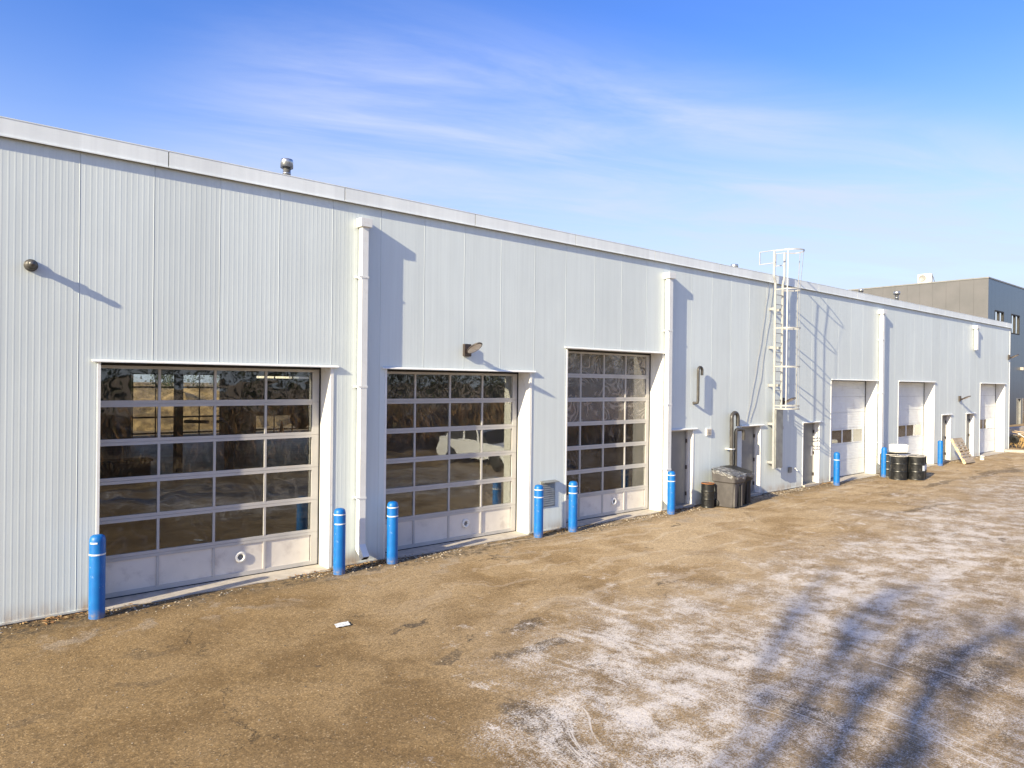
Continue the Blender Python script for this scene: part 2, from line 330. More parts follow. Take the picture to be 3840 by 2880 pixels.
# dark worn patches
dk = t.ramp(t.noise(t.scale(Pw, 0.9, 1.5, 1, (3, 7, 0)), 1.0, 6, 0.72), 0.625, 0.69)
base = t.mix(t.math('MULTIPLY', dk, 0.8), base, (0.075, 0.062, 0.050))
def blob(cx, cy, rx, ry, a=0.0):
    v = t.n('ShaderNodeVectorMath', operation='SUBTRACT'); t.L.new(Pw, v.inputs[0]); v.inputs[1].default_value = (cx+0.8, cy+0.8, 0)
    q = t.scale(v.outputs[0], 1/rx, 1/ry, 0, rz=a); ln = t.n('ShaderNodeVectorMath', operation='LENGTH'); t.L.new(q, ln.inputs[0])
    return t.ramp(t.math('ADD', ln.outputs[1], t.math('MULTIPLY', t.math('SUBTRACT', fin_, 0.5), 1.6)), 0.8, 1.25, 1.0, 0.0)
dm = None; g0 = t.noise(P, 11, 4, 0.75)
for a in [(4.75, -6.75, 0.20, 0.75, 0.2), (5.25, -4.75, 0.22, 0.14), (6.2, -5.05, 0.35, 0.12), (9.9, -8.9, 0.75, 0.42, 0.3), (7.2, -8.4, 0.25, 0.6, 0.3), (6.6, -4.3, 0.3, 0.12), (22.0, -4.2, 1.6, 0.12), (33.5, -2.8, 3.0, 0.28, -0.05), (28, -2.6, 1.6, 0.2), (40, -3.5, 4, 0.22), (2.2, -2.2, 0.35, 0.08), (2.1, -3.1, 0.25, 0.1), (0.9, -3.6, 0.3, 0.09)]:
    b_ = blob(*a); dm = b_ if dm is None else t.math('MAXIMUM', dm, b_)
base = t.mix(t.math('MULTIPLY', dm, t.math('MULTIPLY', t.ramp(X, 2.5, 5.0, 0.40, 0.75), t.ramp(g0, 0.35, 0.6, 0.35, 1.0))), base, (0.085, 0.068, 0.052))
# grime strip along the wall foot
foot = t.math('MULTIPLY', t.ramp(t.math('ADD', Y, t.math('MULTIPLY', t.math('SUBTRACT', med, 0.5), 1.8)), -0.95, -0.30), t.ramp(X, 26, 34, 1.0, 0.4))
base = t.mix(t.math('MULTIPLY', foot, t.ramp(fin_, 0.42, 0.6, 0.25, 0.9)), base, (0.085, 0.066, 0.045))
ash = t.math('MULTIPLY', t.ramp(t.math('ABSOLUTE', t.math('ADD', Y, 1.0)), 0.0, 0.8, 1.0, 0.0), t.ramp(t.noise(Pw, 1.3, 5, 0.65), 0.52, 0.62))
base = t.mix(t.math('MULTIPLY', ash, 0.55), base, (0.42, 0.36, 0.29))
# speckle: aggregate of many tones, from thumb-sized clumps to single stones
cellc = t.xyz(t.vor(P, 62, out='Color'))[0]; cell2 = t.xyz(t.vor(P, 21, out='Color'))[1]
g1 = t.noise(P, 13, 4, 0.75)
kk = t.math('ADD', t.math('MULTIPLY', cellc, 0.42), t.math('ADD', t.math('MULTIPLY', cell2, 0.10), t.math('MULTIPLY', t.ramp(g1, 0.32, 0.68), 0.16)))
kk = t.math('ADD', kk, 0.47)
cc = t.n('ShaderNodeCombineXYZ'); [t.L.new(kk, cc.inputs[i]) for i in range(3)]
base = t.mix(1.0, base, cc.outputs[0], 'MULTIPLY')
base = t.mix(t.ramp(grit, 0.55, 0.64, 0.0, 0.50), base, (0.050, 0.040, 0.030))
base = t.mix(t.ramp(cellc, 0.93, 0.96, 0.0, 0.35), base, (0.50, 0.38, 0.22))
lane = t.math('MULTIPLY', t.ramp(strX, 0.50, 0.62), t.ramp(X, 14, 24))
base = t.mix(t.math('MULTIPLY', lane, 0.42), base, (0.20, 0.135, 0.07))
lane2 = t.math('MULTIPLY', t.ramp(t.noise(t.scale(Pw, 0.30, 4.5, 1, (5, 2, 0), rz=R(-5)), 1.0, 4, 0.6), 0.54, 0.62), t.ramp(X, 4, 9))
base = t.mix(t.math('MULTIPLY', lane2, 0.22), base, (0.62, 0.54, 0.44))
base = t.mix(t.ramp(t.noise(P, 5.5, 6, 0.75), 0.61, 0.69, 0.0, 0.45), base, (0.085, 0.068, 0.050))
saltc = t.mix(t.ramp(blot, 0.35, 0.65), (0.56, 0.52, 0.465), (0.72, 0.68, 0.63))
base = t.mix(t.math('MULTIPLY', saltM, 0.80), base, saltc)
# cracks
cw = t.n('ShaderNodeVectorMath', operation='MULTIPLY_ADD'); t.L.new(t.noise(P, 1.8, 6, 0.7, col=True), cw.inputs[0]); cw.inputs[1].default_value = (1.3, 1.3, 0); t.L.new(P, cw.inputs[2])
ck = t.vor(t.scale(cw.outputs[0], 1, 1.6, 1), 0.17, 'DISTANCE_TO_EDGE')
cm = t.math('MULTIPLY', t.ramp(ck, 0.0, 0.0026, 0.8, 0.0), t.ramp(t.noise(P, 0.5, 3, loc) if False else t.noise(P, 0.5, 3), 0.50, 0.58))
base = t.mix(t.math('MULTIPLY', cm, 0.85), base, (0.05, 0.04, 0.03))
hgt = t.math('ADD', t.math('MULTIPLY', grit, 0.6), t.math('ADD', t.math('MULTIPLY', grit2, 0.25), t.math('MULTIPLY', cm, -1.2)))
nr = t.bump(hgt, 0.7, 0.014, t.bump(med, 0.35, 0.10))
M['ground'] = t.fin(base, 0.92, 0, nr, 0.2)
g = MB(); g.add([(-500,-500,0),(900,-500,0),(900,600,0),(-500,600,0)], [(0,1,2,3)])
struct('ground', g, M['ground'])

# ------------------------------------------------------------ white building
XL, XR, TOP, FB = -9.0, 45.88, 7.0, 6.74
RD = 0.42
big_doors = [(2.065, 5.737, 3.69), (6.905, 10.598, 3.69), (11.79, 15.385, 4.285), (25.098, 28.863, 3.68), (31.0, 34.9, 3.68), (41.07, 45.0, 3.68)]
man_doors = [(15.74, 16.80), (19.30, 20.365), (23.10, 24.235), (35.89, 36.975), (39.09, 40.16)]
opens = [(a, b, h, RD) for a, b, h in big_doors]+[(a, b, 2.19, 0.20) for a, b in man_doors]
bld = thing('workshop_building', 'long white ribbed metal workshop building with overhead doors', 'building')
pts = {XL: 0.0, XR: 0.0}
def setp(x, y):
    if XL < x < XR: pts[round(x, 5)] = y
k = -11
while True:
    s0 = 1.78+0.993*k
    if s0 > XR: break
    for i in range(12):
        r0 = s0+0.075+0.0775*i-0.0+0.0
        if i == 11: r0 += 0.0
        for dx, y in ((0, 0), (0.010, -0.0008), (0.020, -0.0008), (0.030, 0)): setp(r0+dx-0.03, y*(1 if r0 < 6.3 else 0.55))
    for dx, y in ((-0.014, 0), (-0.009, -0.0022), (-0.003, -0.0022), (-0.002, 0.010), (0.002, 0.010), (0.003, 0)): setp(s0+dx, y)
    k += 1
xs = sorted(pts)
def yat(x):
    import bisect
    i = bisect.bisect_left(xs, x)
    if i < len(xs) and abs(xs[i]-x) < 1e-6: return pts[xs[i]]
    a, b = xs[i-1], xs[i]; return pts[a]+(pts[b]-pts[a])*(x-a)/(b-a)
allx = sorted(set(xs) | {round(o[j], 5) for o in opens for j in (0, 1)})
ys = {x: yat(x) for x in allx}
wb = MB(); ZB = 0.035
for a, b in zip(allx[:-1], allx[1:]):
    if b-a < 1e-6: continue
    z0 = ZB; mx = (a+b)/2
    for o in opens:
        if o[0] < mx < o[1]: z0 = o[2]
    wb.add([(a, ys[a], z0), (b, ys[b], z0), (b, ys[b], FB+0.05), (a, ys[a], FB+0.05)], [(0,1,2,3)])
wb.build('wall', M['wall'], bld)
MB().box(XL, XR-0.01, 0.06, 31.4, FB+0.055, 6.80).build('roof', M['galv'], bld)
# side + rear shell
MB().box(XR-0.10, XR, 0.012, 31.5, ZB, FB+0.05).build('end_wall', M['wall'], bld); MB().box(XL, XL+0.1, 0.012, 31.5, ZB, FB+0.05).build('end_wall', M['wall'], bld)
MB().box(XR-0.09, XR+0.006, -0.010, 0.008, ZB, FB).build('corner_trim', M['trim'], bld)
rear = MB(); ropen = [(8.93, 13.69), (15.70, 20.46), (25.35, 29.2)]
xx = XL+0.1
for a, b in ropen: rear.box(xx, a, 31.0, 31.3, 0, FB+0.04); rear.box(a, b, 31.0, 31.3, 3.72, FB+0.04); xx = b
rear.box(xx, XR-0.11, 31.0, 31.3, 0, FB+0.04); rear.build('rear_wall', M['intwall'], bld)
# fascia pieces with joints
fx = 2.955-3*4
while fx < XR:
    a, b = max(fx, XL), min(fx+3.0, XR+0.02)
    f_ = MB(); f_.box(a+0.007, b-0.007, -0.055, 0.09, FB+0.012, TOP); f_.box(a+0.004, b-0.004, -0.072, -0.052, FB, FB+0.018)
    f_.box(a+0.004, b-0.004, -0.060, 0.30, TOP-0.001, TOP+0.012)
    f_.build('fascia', M['fascia'], bld); fx += 3.0
MB().box(XL, XR, -0.045, 0.05, FB+0.006, TOP-0.01).build('fascia_backing', M['rubber'], bld)
# base: concrete foundation, flashing
xx = XL-0.04
for a, b, h, d in sorted(opens)+[(XR, XR, 0, 0)]:
    MB().box(xx+0.034, a-0.034, 0.016, 0.30, -0.2, 0.10).build('foundation', M['conc'], bld)
    MB().box(xx+0.034, a-0.034, -0.014, 0.010, 0.022, 0.050).build('base_flashing', M['wall'], bld); xx = b
# jambs, heads
for a, b, h, d in opens:
    j = MB(); tw = 0.040
    j.box(a-tw, a, -0.010, 0.004, ZB, h+0.01); j.box(b, b+tw, -0.010, 0.004, ZB, h+0.01)
    j.box(a-0.03, a, 0.004, d, 0.0, h+0.005); j.box(b, b+0.03, 0.004, d, 0.0, h+0.005)
    j.box(a-0.03, b+0.03, 0.006, d, h+0.006, h+0.04)
    if d > 0.3: j.box(b+tw+0.004, b+tw+0.016, -0.013, 0.004, ZB, h)
    j.build('door_jamb', M['trim'], bld)
    hd = MB(); e = 0.14 if d > 0.3 else 0.17
    hd.prism([(0, h+0.035), (-0.012, h+0.035), (-0.048, h+0.012), (-0.048, h-0.004), (-0.040, h-0.004), (0, h+0.010)], lambda p, q: Vector((q, p[0]-0.0105, p[1])), a-(0.06 if d < 0.3 else 0.12 if a < 12 else 0.02), b+e)
    hd.build('head_flashing', M['trim'], bld)
    MB().box(a-0.03, a+0.0, d+0.06, d+0.5, 0, h+0.2).build('inner_jamb', M['intwall'], bld); MB().box(b, b+0.1, d+0.06, d+0.5, 0, h+0.2).build('inner_jamb', M['intwall'], bld)
# inner faces of the front wall so no daylight leaks in
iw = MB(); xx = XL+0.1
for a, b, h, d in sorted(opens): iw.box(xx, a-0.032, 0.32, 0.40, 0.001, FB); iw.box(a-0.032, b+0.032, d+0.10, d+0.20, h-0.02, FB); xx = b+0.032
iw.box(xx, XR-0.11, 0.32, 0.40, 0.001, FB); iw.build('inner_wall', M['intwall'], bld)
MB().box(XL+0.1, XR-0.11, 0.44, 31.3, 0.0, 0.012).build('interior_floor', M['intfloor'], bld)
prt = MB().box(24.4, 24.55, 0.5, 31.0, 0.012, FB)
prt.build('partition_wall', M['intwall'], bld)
# concrete sills
for i, (a, b, h) in enumerate(big_doors):
    s_ = MB(); yo = [-0.10, -0.08, -0.06, -0.22, -0.25, -0.2][i]
    n = 14; top = [];
    P2 = [(a+0.002, 0.47)]+[(a+0.002+(b-a-0.004)*q/n, yo-0.05*noise.noise((a+q*0.6, 1.3, 0))-0.02*math.sin(q*1.7+a)) for q in range(n+1)]+[(b-0.002, 0.47)]
    s_.prism(P2, lambda p, q: Vector((p[0], p[1], q)), -0.15, 0.014); s_.build('door_sill', M['conc'], bld)
for a, b in man_doors: MB().box(a, b, -0.08, 0.2, -0.1, 0.06).build('door_sill', M['conc'], bld)

def glass_door(a, b, h, nsec, gm, Yd=RD, cols=4, solid=1, vent=2, frame=None):
    a0, b0 = a+0.16-0.14, b-0.02; F = MB(); sh_ = h/nsec; frame = frame or M['alu']
    y0, y1 = Yd, Yd+0.05
    # visible frame spans the opening; side stiles
    L0, R0 = a+0.02, b-0.025
    if a < 12: L0 -= 0.10
    bw = (R0-L0-0.12-0.13)/cols
    for s in range(nsec):
        z0 = 0.03+s*(h-0.07)/nsec; z1 = 0.03+(s+1)*(h-0.07)/nsec
        F.box(L0+0.12, R0-0.13, y0, y1, z0+0.002, z0+0.052+(0.02 if s == 0 else 0)); F.box(L0+0.12, R0-0.13, y0, y1, z1-0.050, z1-0.002)
        F.box(L0, L0+0.12, y0-0.003, y1, z0+0.002, z1-0.002); F.box(R0-0.13, R0, y0-0.003, y1, z0+0.002, z1-0.002)
        for c in range(1, cols): F.box(L0+0.12+bw*c-0.019, L0+0.12+bw*c+0.019, y0-0.003, y1, z0+0.052, z1-0.052)
        F.box(L0+0.02, R0-0.02, y1-0.01, y1, z0-0.006, z0+0.006)
    o = F.build('overhead_door', frame, bld)
    for s in range(nsec):
        z0 = 0.03+s*(h-0.07)/nsec; z1 = 0.03+(s+1)*(h-0.07)/nsec
        for c in range(cols):
            x0 = L0+0.12+bw*c+0.015; x1 = L0+0.12+bw*(c+1)-0.015
            q = MB().box(x0, x1, y0+0.020, y0+0.026, z0+0.045, z1-0.045)
            if s < solid:
                q.build('infill_panel', M['infill'], o)
            else: q.build('pane', gm, o)
            gk = None
            if s < solid and c == vent:
                cx, cz = (x0+x1)/2+0.02, (z0+z1)/2+0.03
                mt = Matrix.Translation((cx, y0+0.02, cz)) @ Matrix.Rotation(R(90), 4, 'X')
                MB().lathe([(0.045, 0.0), (0.092, 0.0), (0.098, 0.02), (0.088, 0.034), (0.060, 0.036), (0.050, 0.026), (0.046, 0.004)], n=28, M=mt).build('exhaust_port', M['tub'], o)
                MB().lathe([(0.0, 0.0), (0.046, 0.001), (0.046, 0.006), (0.02, 0.012), (0, 0.012)], n=20, M=mt).build('port_flap', M['greydoor'], o)
    w_ = MB().box(a+0.002, a+0.018, y0-0.02, y1+0.06, 0.014, h); w_.box(b-0.022, b-0.002, y0-0.02, y1+0.06, 0.014, h); w_.box(a+0.02, b-0.024, y0-0.01, y1+0.06, h-0.036, h+0.004); w_.box(L0, R0, y0+0.005, y1-0.005, 0.014, 0.030)
    w_.build('weather_seal', M['rubber'], o)
    return o
for i, gm in zip(range(3), ('glass1', 'glass2', 'glass3')):
    a, b, h = big_doors[i]; d_ = glass_door(a, b, h, 7 if i == 2 else 6, M[gm])
    d_['label'] = ['wide glass sectional overhead door with a car lift behind it', 'glass sectional overhead door mirroring a white car', 'taller glass sectional overhead door with six glazed rows'][i]

def ribbed_door(a, b, h):
    F = MB(); y0 = RD; L0, R0 = a+0.02, b-0.03
    n = 6; sh_ = (h-0.05)/n
    wx = [(b-3.69+0.88*q, b-3.69+0.88*q+0.80) for q in range(4)]; wx = [(max(p, L0+0.05), q) for p, q in wx]
    for s in range(n):
        z0 = 0.03+s*sh_; z1 = z0+sh_
        if s == 2:
            zz0, zz1 = z0+0.055, z1-0.045
            F.box(L0, R0, y0+0.002, y0+0.05, z0+0.003, zz0); F.box(L0, R0, y0+0.002, y0+0.05, zz1, z1-0.003)
            xx = L0
            for p, q in wx: F.box(xx, p, y0+0.002, y0+0.05, zz0, zz1); xx = q
            F.box(xx, R0, y0+0.002, y0+0.05, zz0, zz1)
            F.box(L0+0.05, R0-0.05, y0-0.008, y0+0.002, zz0-0.02, zz0+0.012); F.box(L0+0.05, R0-0.05, y0-0.008, y0+0.002, zz1-0.012, zz1+0.02)
            for p, q in wx[:-1]: F.box(q-0.004, q+0.084, y0-0.001, y0+0.002, zz0+0.012, zz1-0.012)
        else:   # shallow horizontal ribs across the section
            m_ = 6
            for r_ in range(m_):
                za = z0+0.003+(sh_-0.006)*r_/m_; zb = z0+0.003+(sh_-0.006)*(r_+1)/m_
                F.prism([(y0+0.05, za), (y0+0.05, zb), (y0+0.005, zb), (y0, zb-0.014), (y0, za+0.014), (y0+0.005, za)], lambda p, q: Vector((q, p[0], p[1])), L0, R0)
    o = F.build('overhead_door', M['ribdoor'], bld)
    for p, q in wx: MB().box(p+0.001, q-0.001, y0+0.004, y0+0.010, 0.03+2*sh_+0.055, 0.03+3*sh_-0.045).build('pane', M['darkglass'], o)
    w_ = MB().box(b-0.028, b-0.003, y0-0.015, y0+0.1, 0.014, h); w_.box(L0, R0, y0+0.005, y0+0.045, 0.014, 0.030); w_.box(a, b-0.03, y0-0.003, y0+0.1, h-0.02, h+0.004)
    w_.build('weather_seal', M['rubber'], o); MB().box(L0, R0, y0+0.055, y0+0.06, 1.9, h).build('backing_sheet', M['rubber'], o)
    return o
for (a, b, h), lb in zip(big_doors[3:], ('white ribbed overhead door beside the caged ladder', 'white ribbed overhead door behind the oil drums', 'white ribbed overhead door nearest the building end')):
    ribbed_door(a, b, h)['label'] = lb

for i, (a, b) in enumerate(man_doors):
    F = MB(); F.box(a, a+0.06, 0.16, 0.24, 0.06, 2.185); F.box(b-0.05, b, 0.16, 0.24, 0.06, 2.185); F.box(a+0.06, b-0.05, 0.16, 0.24, 2.13, 2.185)
    o = F.build('door_frame', M['alu'] if i != 2 else M['alu'], bld)
    MB().box(a+0.064, b-0.054, 0.195, 0.235, 0.075, 2.125).build('door_leaf', M['greydoor'], o)
    H = MB(); H.tube([(a+0.13, 0.19, 1.05), (a+0.13, 0.13, 1.05), (a+0.24, 0.13, 1.05)], 0.011, 8); H.lathe([(0.03, 0), (0.03, 0.012), (0, 0.012)], n=14, M=Matrix.Translation((a+0.13, 0.196, 1.05)) @ Matrix.Rotation(R(90), 4, 'X')); H.lathe([(0.026, 0), (0.026, 0.014), (0, 0.014)], n=14, M=Matrix.Translation((a+0.13, 0.196, 1.20)) @ Matrix.Rotation(R(90), 4, 'X'))
    H.build('handle', M['steel'], o)
    for z in (0.35, 1.1, 1.85):
        MB().box(b-0.075, b-0.045, 0.150, 0.192, z-0.055, z+0.055).build('hinge', M['dark'], o)
    MB().box(a+0.06, b-0.05, 0.10, 0.195, 0.058, 0.074).build('threshold', M['galv'], o)
    if i == 2: MB().box(b-0.22, b-0.10, 0.188, 0.1935, 1.0, 1.32).build('sign', M['tub'], o)

# downspouts
def downspout(x0, x1, ztop, zbot, elbow=True, clips=()):
    ya, yb = -0.165, -0.03
    D = MB().box(x0, x1, ya, yb, zbot, ztop-0.16)
    if elbow:   # kick-out elbow away from the wall
        pr = [(yb, zbot+0.001), (ya, zbot+0.001), (ya-0.17, zbot-0.20), (ya-0.08, zbot-0.27), (yb, zbot-0.12)]
        D.prism(pr, lambda p, q: Vector((q, p[0], p[1])), x0+0.001, x1-0.001)
    o = D.build('downspout', M['pipe_white'], bld, bevel=0.006)
    if elbow:
        MB().prism([(ya-0.165, zbot-0.203), (ya-0.087, zbot-0.263), (ya-0.090, zbot-0.268), (ya-0.172, zbot-0.207)], lambda p, q: Vector((q, p[0], p[1])), x0+0.012, x1-0.012).build('outlet', M['rubber'], o)
    e = (x1-x0)*0.38
    Hh = MB().prism([(x0-e, ztop-0.01), (x1+e, ztop-0.01), (x1+e, ztop-0.17), (x0-e, ztop-0.17)], lambda p, q: Vector((p[0], q, p[1])), -0.21, -0.006)
    Hh.build('leader_head', M['pipe_white'], o, bevel=0.006)
    for z in clips:
        MB().box(x0-0.06, x1+0.012, ya-0.007, ya+0.0, z-0.018, z+0.018).box(x0-0.07, x0-0.0, yb, -0.006, z-0.018, z+0.018).box(x0-0.007, x0, ya, yb, z-0.018, z+0.018).box(x1, x1+0.007, ya, yb, z-0.018, z+0.018).build('bracket', M['pipe_white'], o)
    return o
downspout(6.262, 6.395, 6.48, 0.41, True, (5.38, 3.34, 1.27))
downspout(15.44, 15.60, 6.48, 0.42, True, (4.9, 2.9, 1.15))
downspout(29.00, 29.19, 6.50, 0.55, True, (5.3, 3.2, 1.25))
downspout(39.95, 40.20, 6.55, 5.33, False, ())
# roof flues
def flue(x, y, z, r, cr, ch, cap=True):
    o = MB().lathe([(r, 6.80-z), (r, -0.30), (r*1.04, -0.30), (r*1.04, -0.27), (r, -0.27), (r, -ch+0.02), (r*0.9, -ch+0.02)], (x, y, z), 24).build('flue', M['steel'], bld)
    MB().lathe([(r*0.9, -ch+0.03), (cr, -ch), (cr*1.0, -0.03), (cr*0.93, 0.0), (0, 0.012)], (x, y, z), 28).build('flue_cap', M['steel'], o)
flue(5.69, 2.0, 7.93, 0.078, 0.125, 0.17)
flue(21.94, 2.0, 7.70, 0.11, 0.13, 0.16)
flue(31.97, 2.0, 7.78, 0.07, 0.10, 0.12)
flue(35.83, 2.0, 8.02, 0.078, 0.145, 0.14)

# rear glazed doors (seen through the shop) 
for (a, b) in ropen[:2]:
    F = MB(); n = 4; cw_ = (b-a-0.1)/n
    zs = [0.10, 0.35, 1.25, 2.10, 2.94, 3.70]
    for z in zs: F.box(a, b, 31.02, 31.07, z-0.05, z+0.05)
    for c in range(n+1): F.box(a+0.02+cw_*c, a+0.08+cw_*c, 31.015, 31.075, 0.02, 3.72)
    o = F.build('rear_overhead_door', M['intdark'], bld)
    MB().box(a+0.05, b-0.05, 31.05, 31.055, 0.05, 3.68).build('pane', M['glassopp'], o)

# ------------------------------------------------------------ wall fittings
# side vent flue near frame left
M['dullsteel'] = paint('dull_steel', (0.13, 0.125, 0.12), 0.4, 0.15, 10, metal=0.6)
t_ = thing('flue_terminal', 'small round stainless flue terminal high on the wall at far left', 'flue vent', (1.19, -0.0, 5.02))
mt = Matrix.Rotation(R(90), 4, 'X')
MB().lathe([(0.085, 0.006), (0.085, 0.03), (0.05, 0.05), (0.05, 0.10)], n=24, M=mt).build('wall_collar', M['dullsteel'], t_)
MB().lathe([(0.05, 0.10), (0.07, 0.11), (0.07, 0.125), (0.05, 0.13), (0.055, 0.16), (0.04, 0.175), (0.045, 0.2), (0.028, 0.215), (0, 0.22)], n=24, M=mt).build('terminal_cap', M['dullsteel'], t_)

def area_lamp(loc, label, sc_=1.0, tilt=27):
    o = thing('wall_lamp', label, 'wall lamp', loc, 0, 'shoebox lamps on the wall')
    MB().box(-0.09, 0.09, -0.075, -0.006, -0.13, 0.13).build('housing', M['dark'], o, bevel=0.012)
    A = MB().tube([(0, -0.07, -0.02), (0, -0.11, 0.0), (0, -0.14, 0.01)], 0.022, 10); A.build('arm', M['dark'], o)
    mt = Matrix.Translation((0, -0.30, 0.03)) @ Matrix.Rotation(R(-tilt), 4, 'X') @ Matrix.Diagonal((0.78, 1.35, 0.85, 1))
    h_ = MB().lathe([(0.165, -0.004), (0.172, 0.008), (0.155, 0.035), (0.11, 0.06), (0.05, 0.072), (0, 0.074)], n=32, M=mt); h_.build('head', M['dark'], o)
    MB().lathe([(0, -0.018), (0.12, -0.014), (0.150, -0.003)], n=32, M=mt).build('lens', M['lens'], o)
    return o
area_lamp((8.79, 0, 4.12), 'bronze wall lamp above the second glass door')
area_lamp((21.62, 0, 2.93), 'wall lamp behind the ladder cage bottom')
area_lamp((38.05, 0, 2.93), 'wall lamp between the two far grey entry doors')
area_lamp((45.55, 0, 5.15), 'small wall lamp high at the far building corner')

def jpipe(name, label, pts_, r, cat='pipe', grp=None, strap=()):
    o = thing(name, label, cat, (0,0,0), 0, grp)
    MB().tube(pts_, r, 14).build('pipe', M['abs'], o)
    for p in strap: MB().box(p[0]-r-0.03, p[0]+r+0.02, p[1]-r-0.008, -0.004, p[2]-0.015, p[2]+0.015).build('strap', M['trim'], o)
    # couplings
    return o
def arc(cx, y, cz, r, a0, a1, n=9): return [(cx+r*math.cos(R(a0+(a1-a0)*i/n)), y, cz+r*math.sin(R(a0+(a1-a0)*i/n))) for i in range(n+1)]
o = jpipe('vent_pipe', 'thin dark hooked vent pipe alone on the wall above the dryer vent', [(16.80, 0, 2.93), (16.80, -0.09, 2.93), (16.815, -0.13, 2.94), (16.825, -0.14, 3.0)]+[(16.825, -0.14, 3.84)]+arc(16.915, -0.14, 3.86, 0.09, 180, 0)[0:]+[(17.005, -0.14, 3.72)], 0.040, grp='dark vent pipes on the wall')
o = jpipe('vent_pipe', 'tall thick dark vent pipe with a hooked top behind the bins', [(18.52, -0.16, 0.25)]+[(18.50, -0.16, 2.44)]+arc(18.665, -0.16, 2.46, 0.165, 180, 0, 12)+[(18.83, -0.16, 2.22)], 0.058, grp='dark vent pipes on the wall', strap=((18.51, -0.16, 1.55),))
o = jpipe('vent_pipe', 'shorter dark vent pipe bent over the entry door behind the bins', [(18.72, -0.16, 0.25), (18.72, -0.16, 1.98)]+arc(18.82, -0.16, 2.02, 0.10, 180, 90, 5)+[(19.02, -0.17, 2.12)]+[(19.10, -0.18, 2.09), (19.12, -0.18, 2.0), (19.12, -0.18, 1.80)], 0.052, grp='dark vent pipes on the wall')
# louvre grille by door 3, dryer vent
t_ = thing('wall_louvre', 'grey louvred wall grille low on the wall between two blue bollards', 'louvre', (10.97, 0, 0.58))
MB().box(0, 0.44, -0.02, 0, 0, 0.61).build('grille_frame', M['galv'], t_)
lv = MB()
for q in range(11): z = 0.04+q*0.05; lv.prism([(-0.022, z), (-0.038, z), (-0.022, z+0.035)], lambda p, d: Vector((d, p[0], p[1])), 0.03, 0.41)
lv.build('louvre_blades', M['galv'], t_)
MB().prism([(0, 0.61), (-0.15, 0.585), (-0.15, 0.575), (0, 0.60)], lambda p, d: Vector((d, p[0], p[1])), -0.02, 0.46).build('rain_hood', M['galv'], t_)
t_ = thing('dryer_vent', 'small square white vent stained with dirt between pipe and entry door', 'vent', (17.42, 0, 1.98))
MB().box(0, 0.26, -0.03, 0, 0, 0.21).build('vent_frame', M['trim'], t_)
lv = MB()
for q in range(4): z = 0.03+q*0.042; lv.prism([(-0.031, z), (-0.05, z-0.008), (-0.031, z+0.035)], lambda p, d: Vector((d, p[0], p[1])), 0.03, 0.23)
lv.build('vent_flaps', M['conc'], t_)
t_ = thing('outlet_box', 'small grey electrical outlet box on the wall beside the ladder foot', 'outlet', (22.15, 0, 0.58))
MB().box(-0.05, 0.09, -0.06, 0, -0.02, 0.17).build('box_body', M['galv'], t_, bevel=0.006); MB().box(-0.055, 0.095, -0.075, -0.061, 0.0, 0.165).build('box_cover', M['galv'], t_)
t_ = thing('hose_tap', 'small hose tap sticking out of the wall right of the outlet box', 'tap', (22.50, 0, 0.66))
MB().tube([(0, 0, 0), (0, -0.09, 0), (0, -0.12, -0.05)], 0.014, 10).build('spout', M['steel'], t_); MB().lathe([(0.035, 0), (0.035, 0.012), (0, 0.012)], (0, -0.05, 0.03), 14).build('tap_wheel', M['trim'], t_)
# hanging cables
def cable(p, label):
    pts_ = []
    for a, b in zip(p[:-1], p[1:]):
        for q in range(8):
            f = q/8; pts_.append((a[0]+(b[0]-a[0])*f+0.012*math.sin((a[2]+(b[2]-a[2])*f)*7), -0.02, a[2]+(b[2]-a[2])*f))
    pts_.append((p[-1][0], -0.02, p[-1][2])); o = MB().tube(pts_, 0.006, 6).build('cable', M['cable']); tag(o, label, 'cable', 'loose cables on the wall')
cable([(20.72, 0, 7.0), (20.66, 0, 6.4), (20.35, 0, 5.0), (19.92, 0, 3.5), (19.52, 0, 2.32)], 'left one of two thin cables hanging slantwise beside the ladder')
cable([(20.98, 0, 6.75), (20.80, 0, 5.6), (20.50, 0, 4.6), (20.30, 0, 3.6), (19.95, 0, 2.8), (19.70, 0, 2.32)], 'right one of two thin cables hanging slantwise beside the ladder')
cable([(16.72, 0, 0.9), (16.73, 0, 0.5), (16.66, 0, 0.16)], 'thin white cord beside the nearest entry door frame')

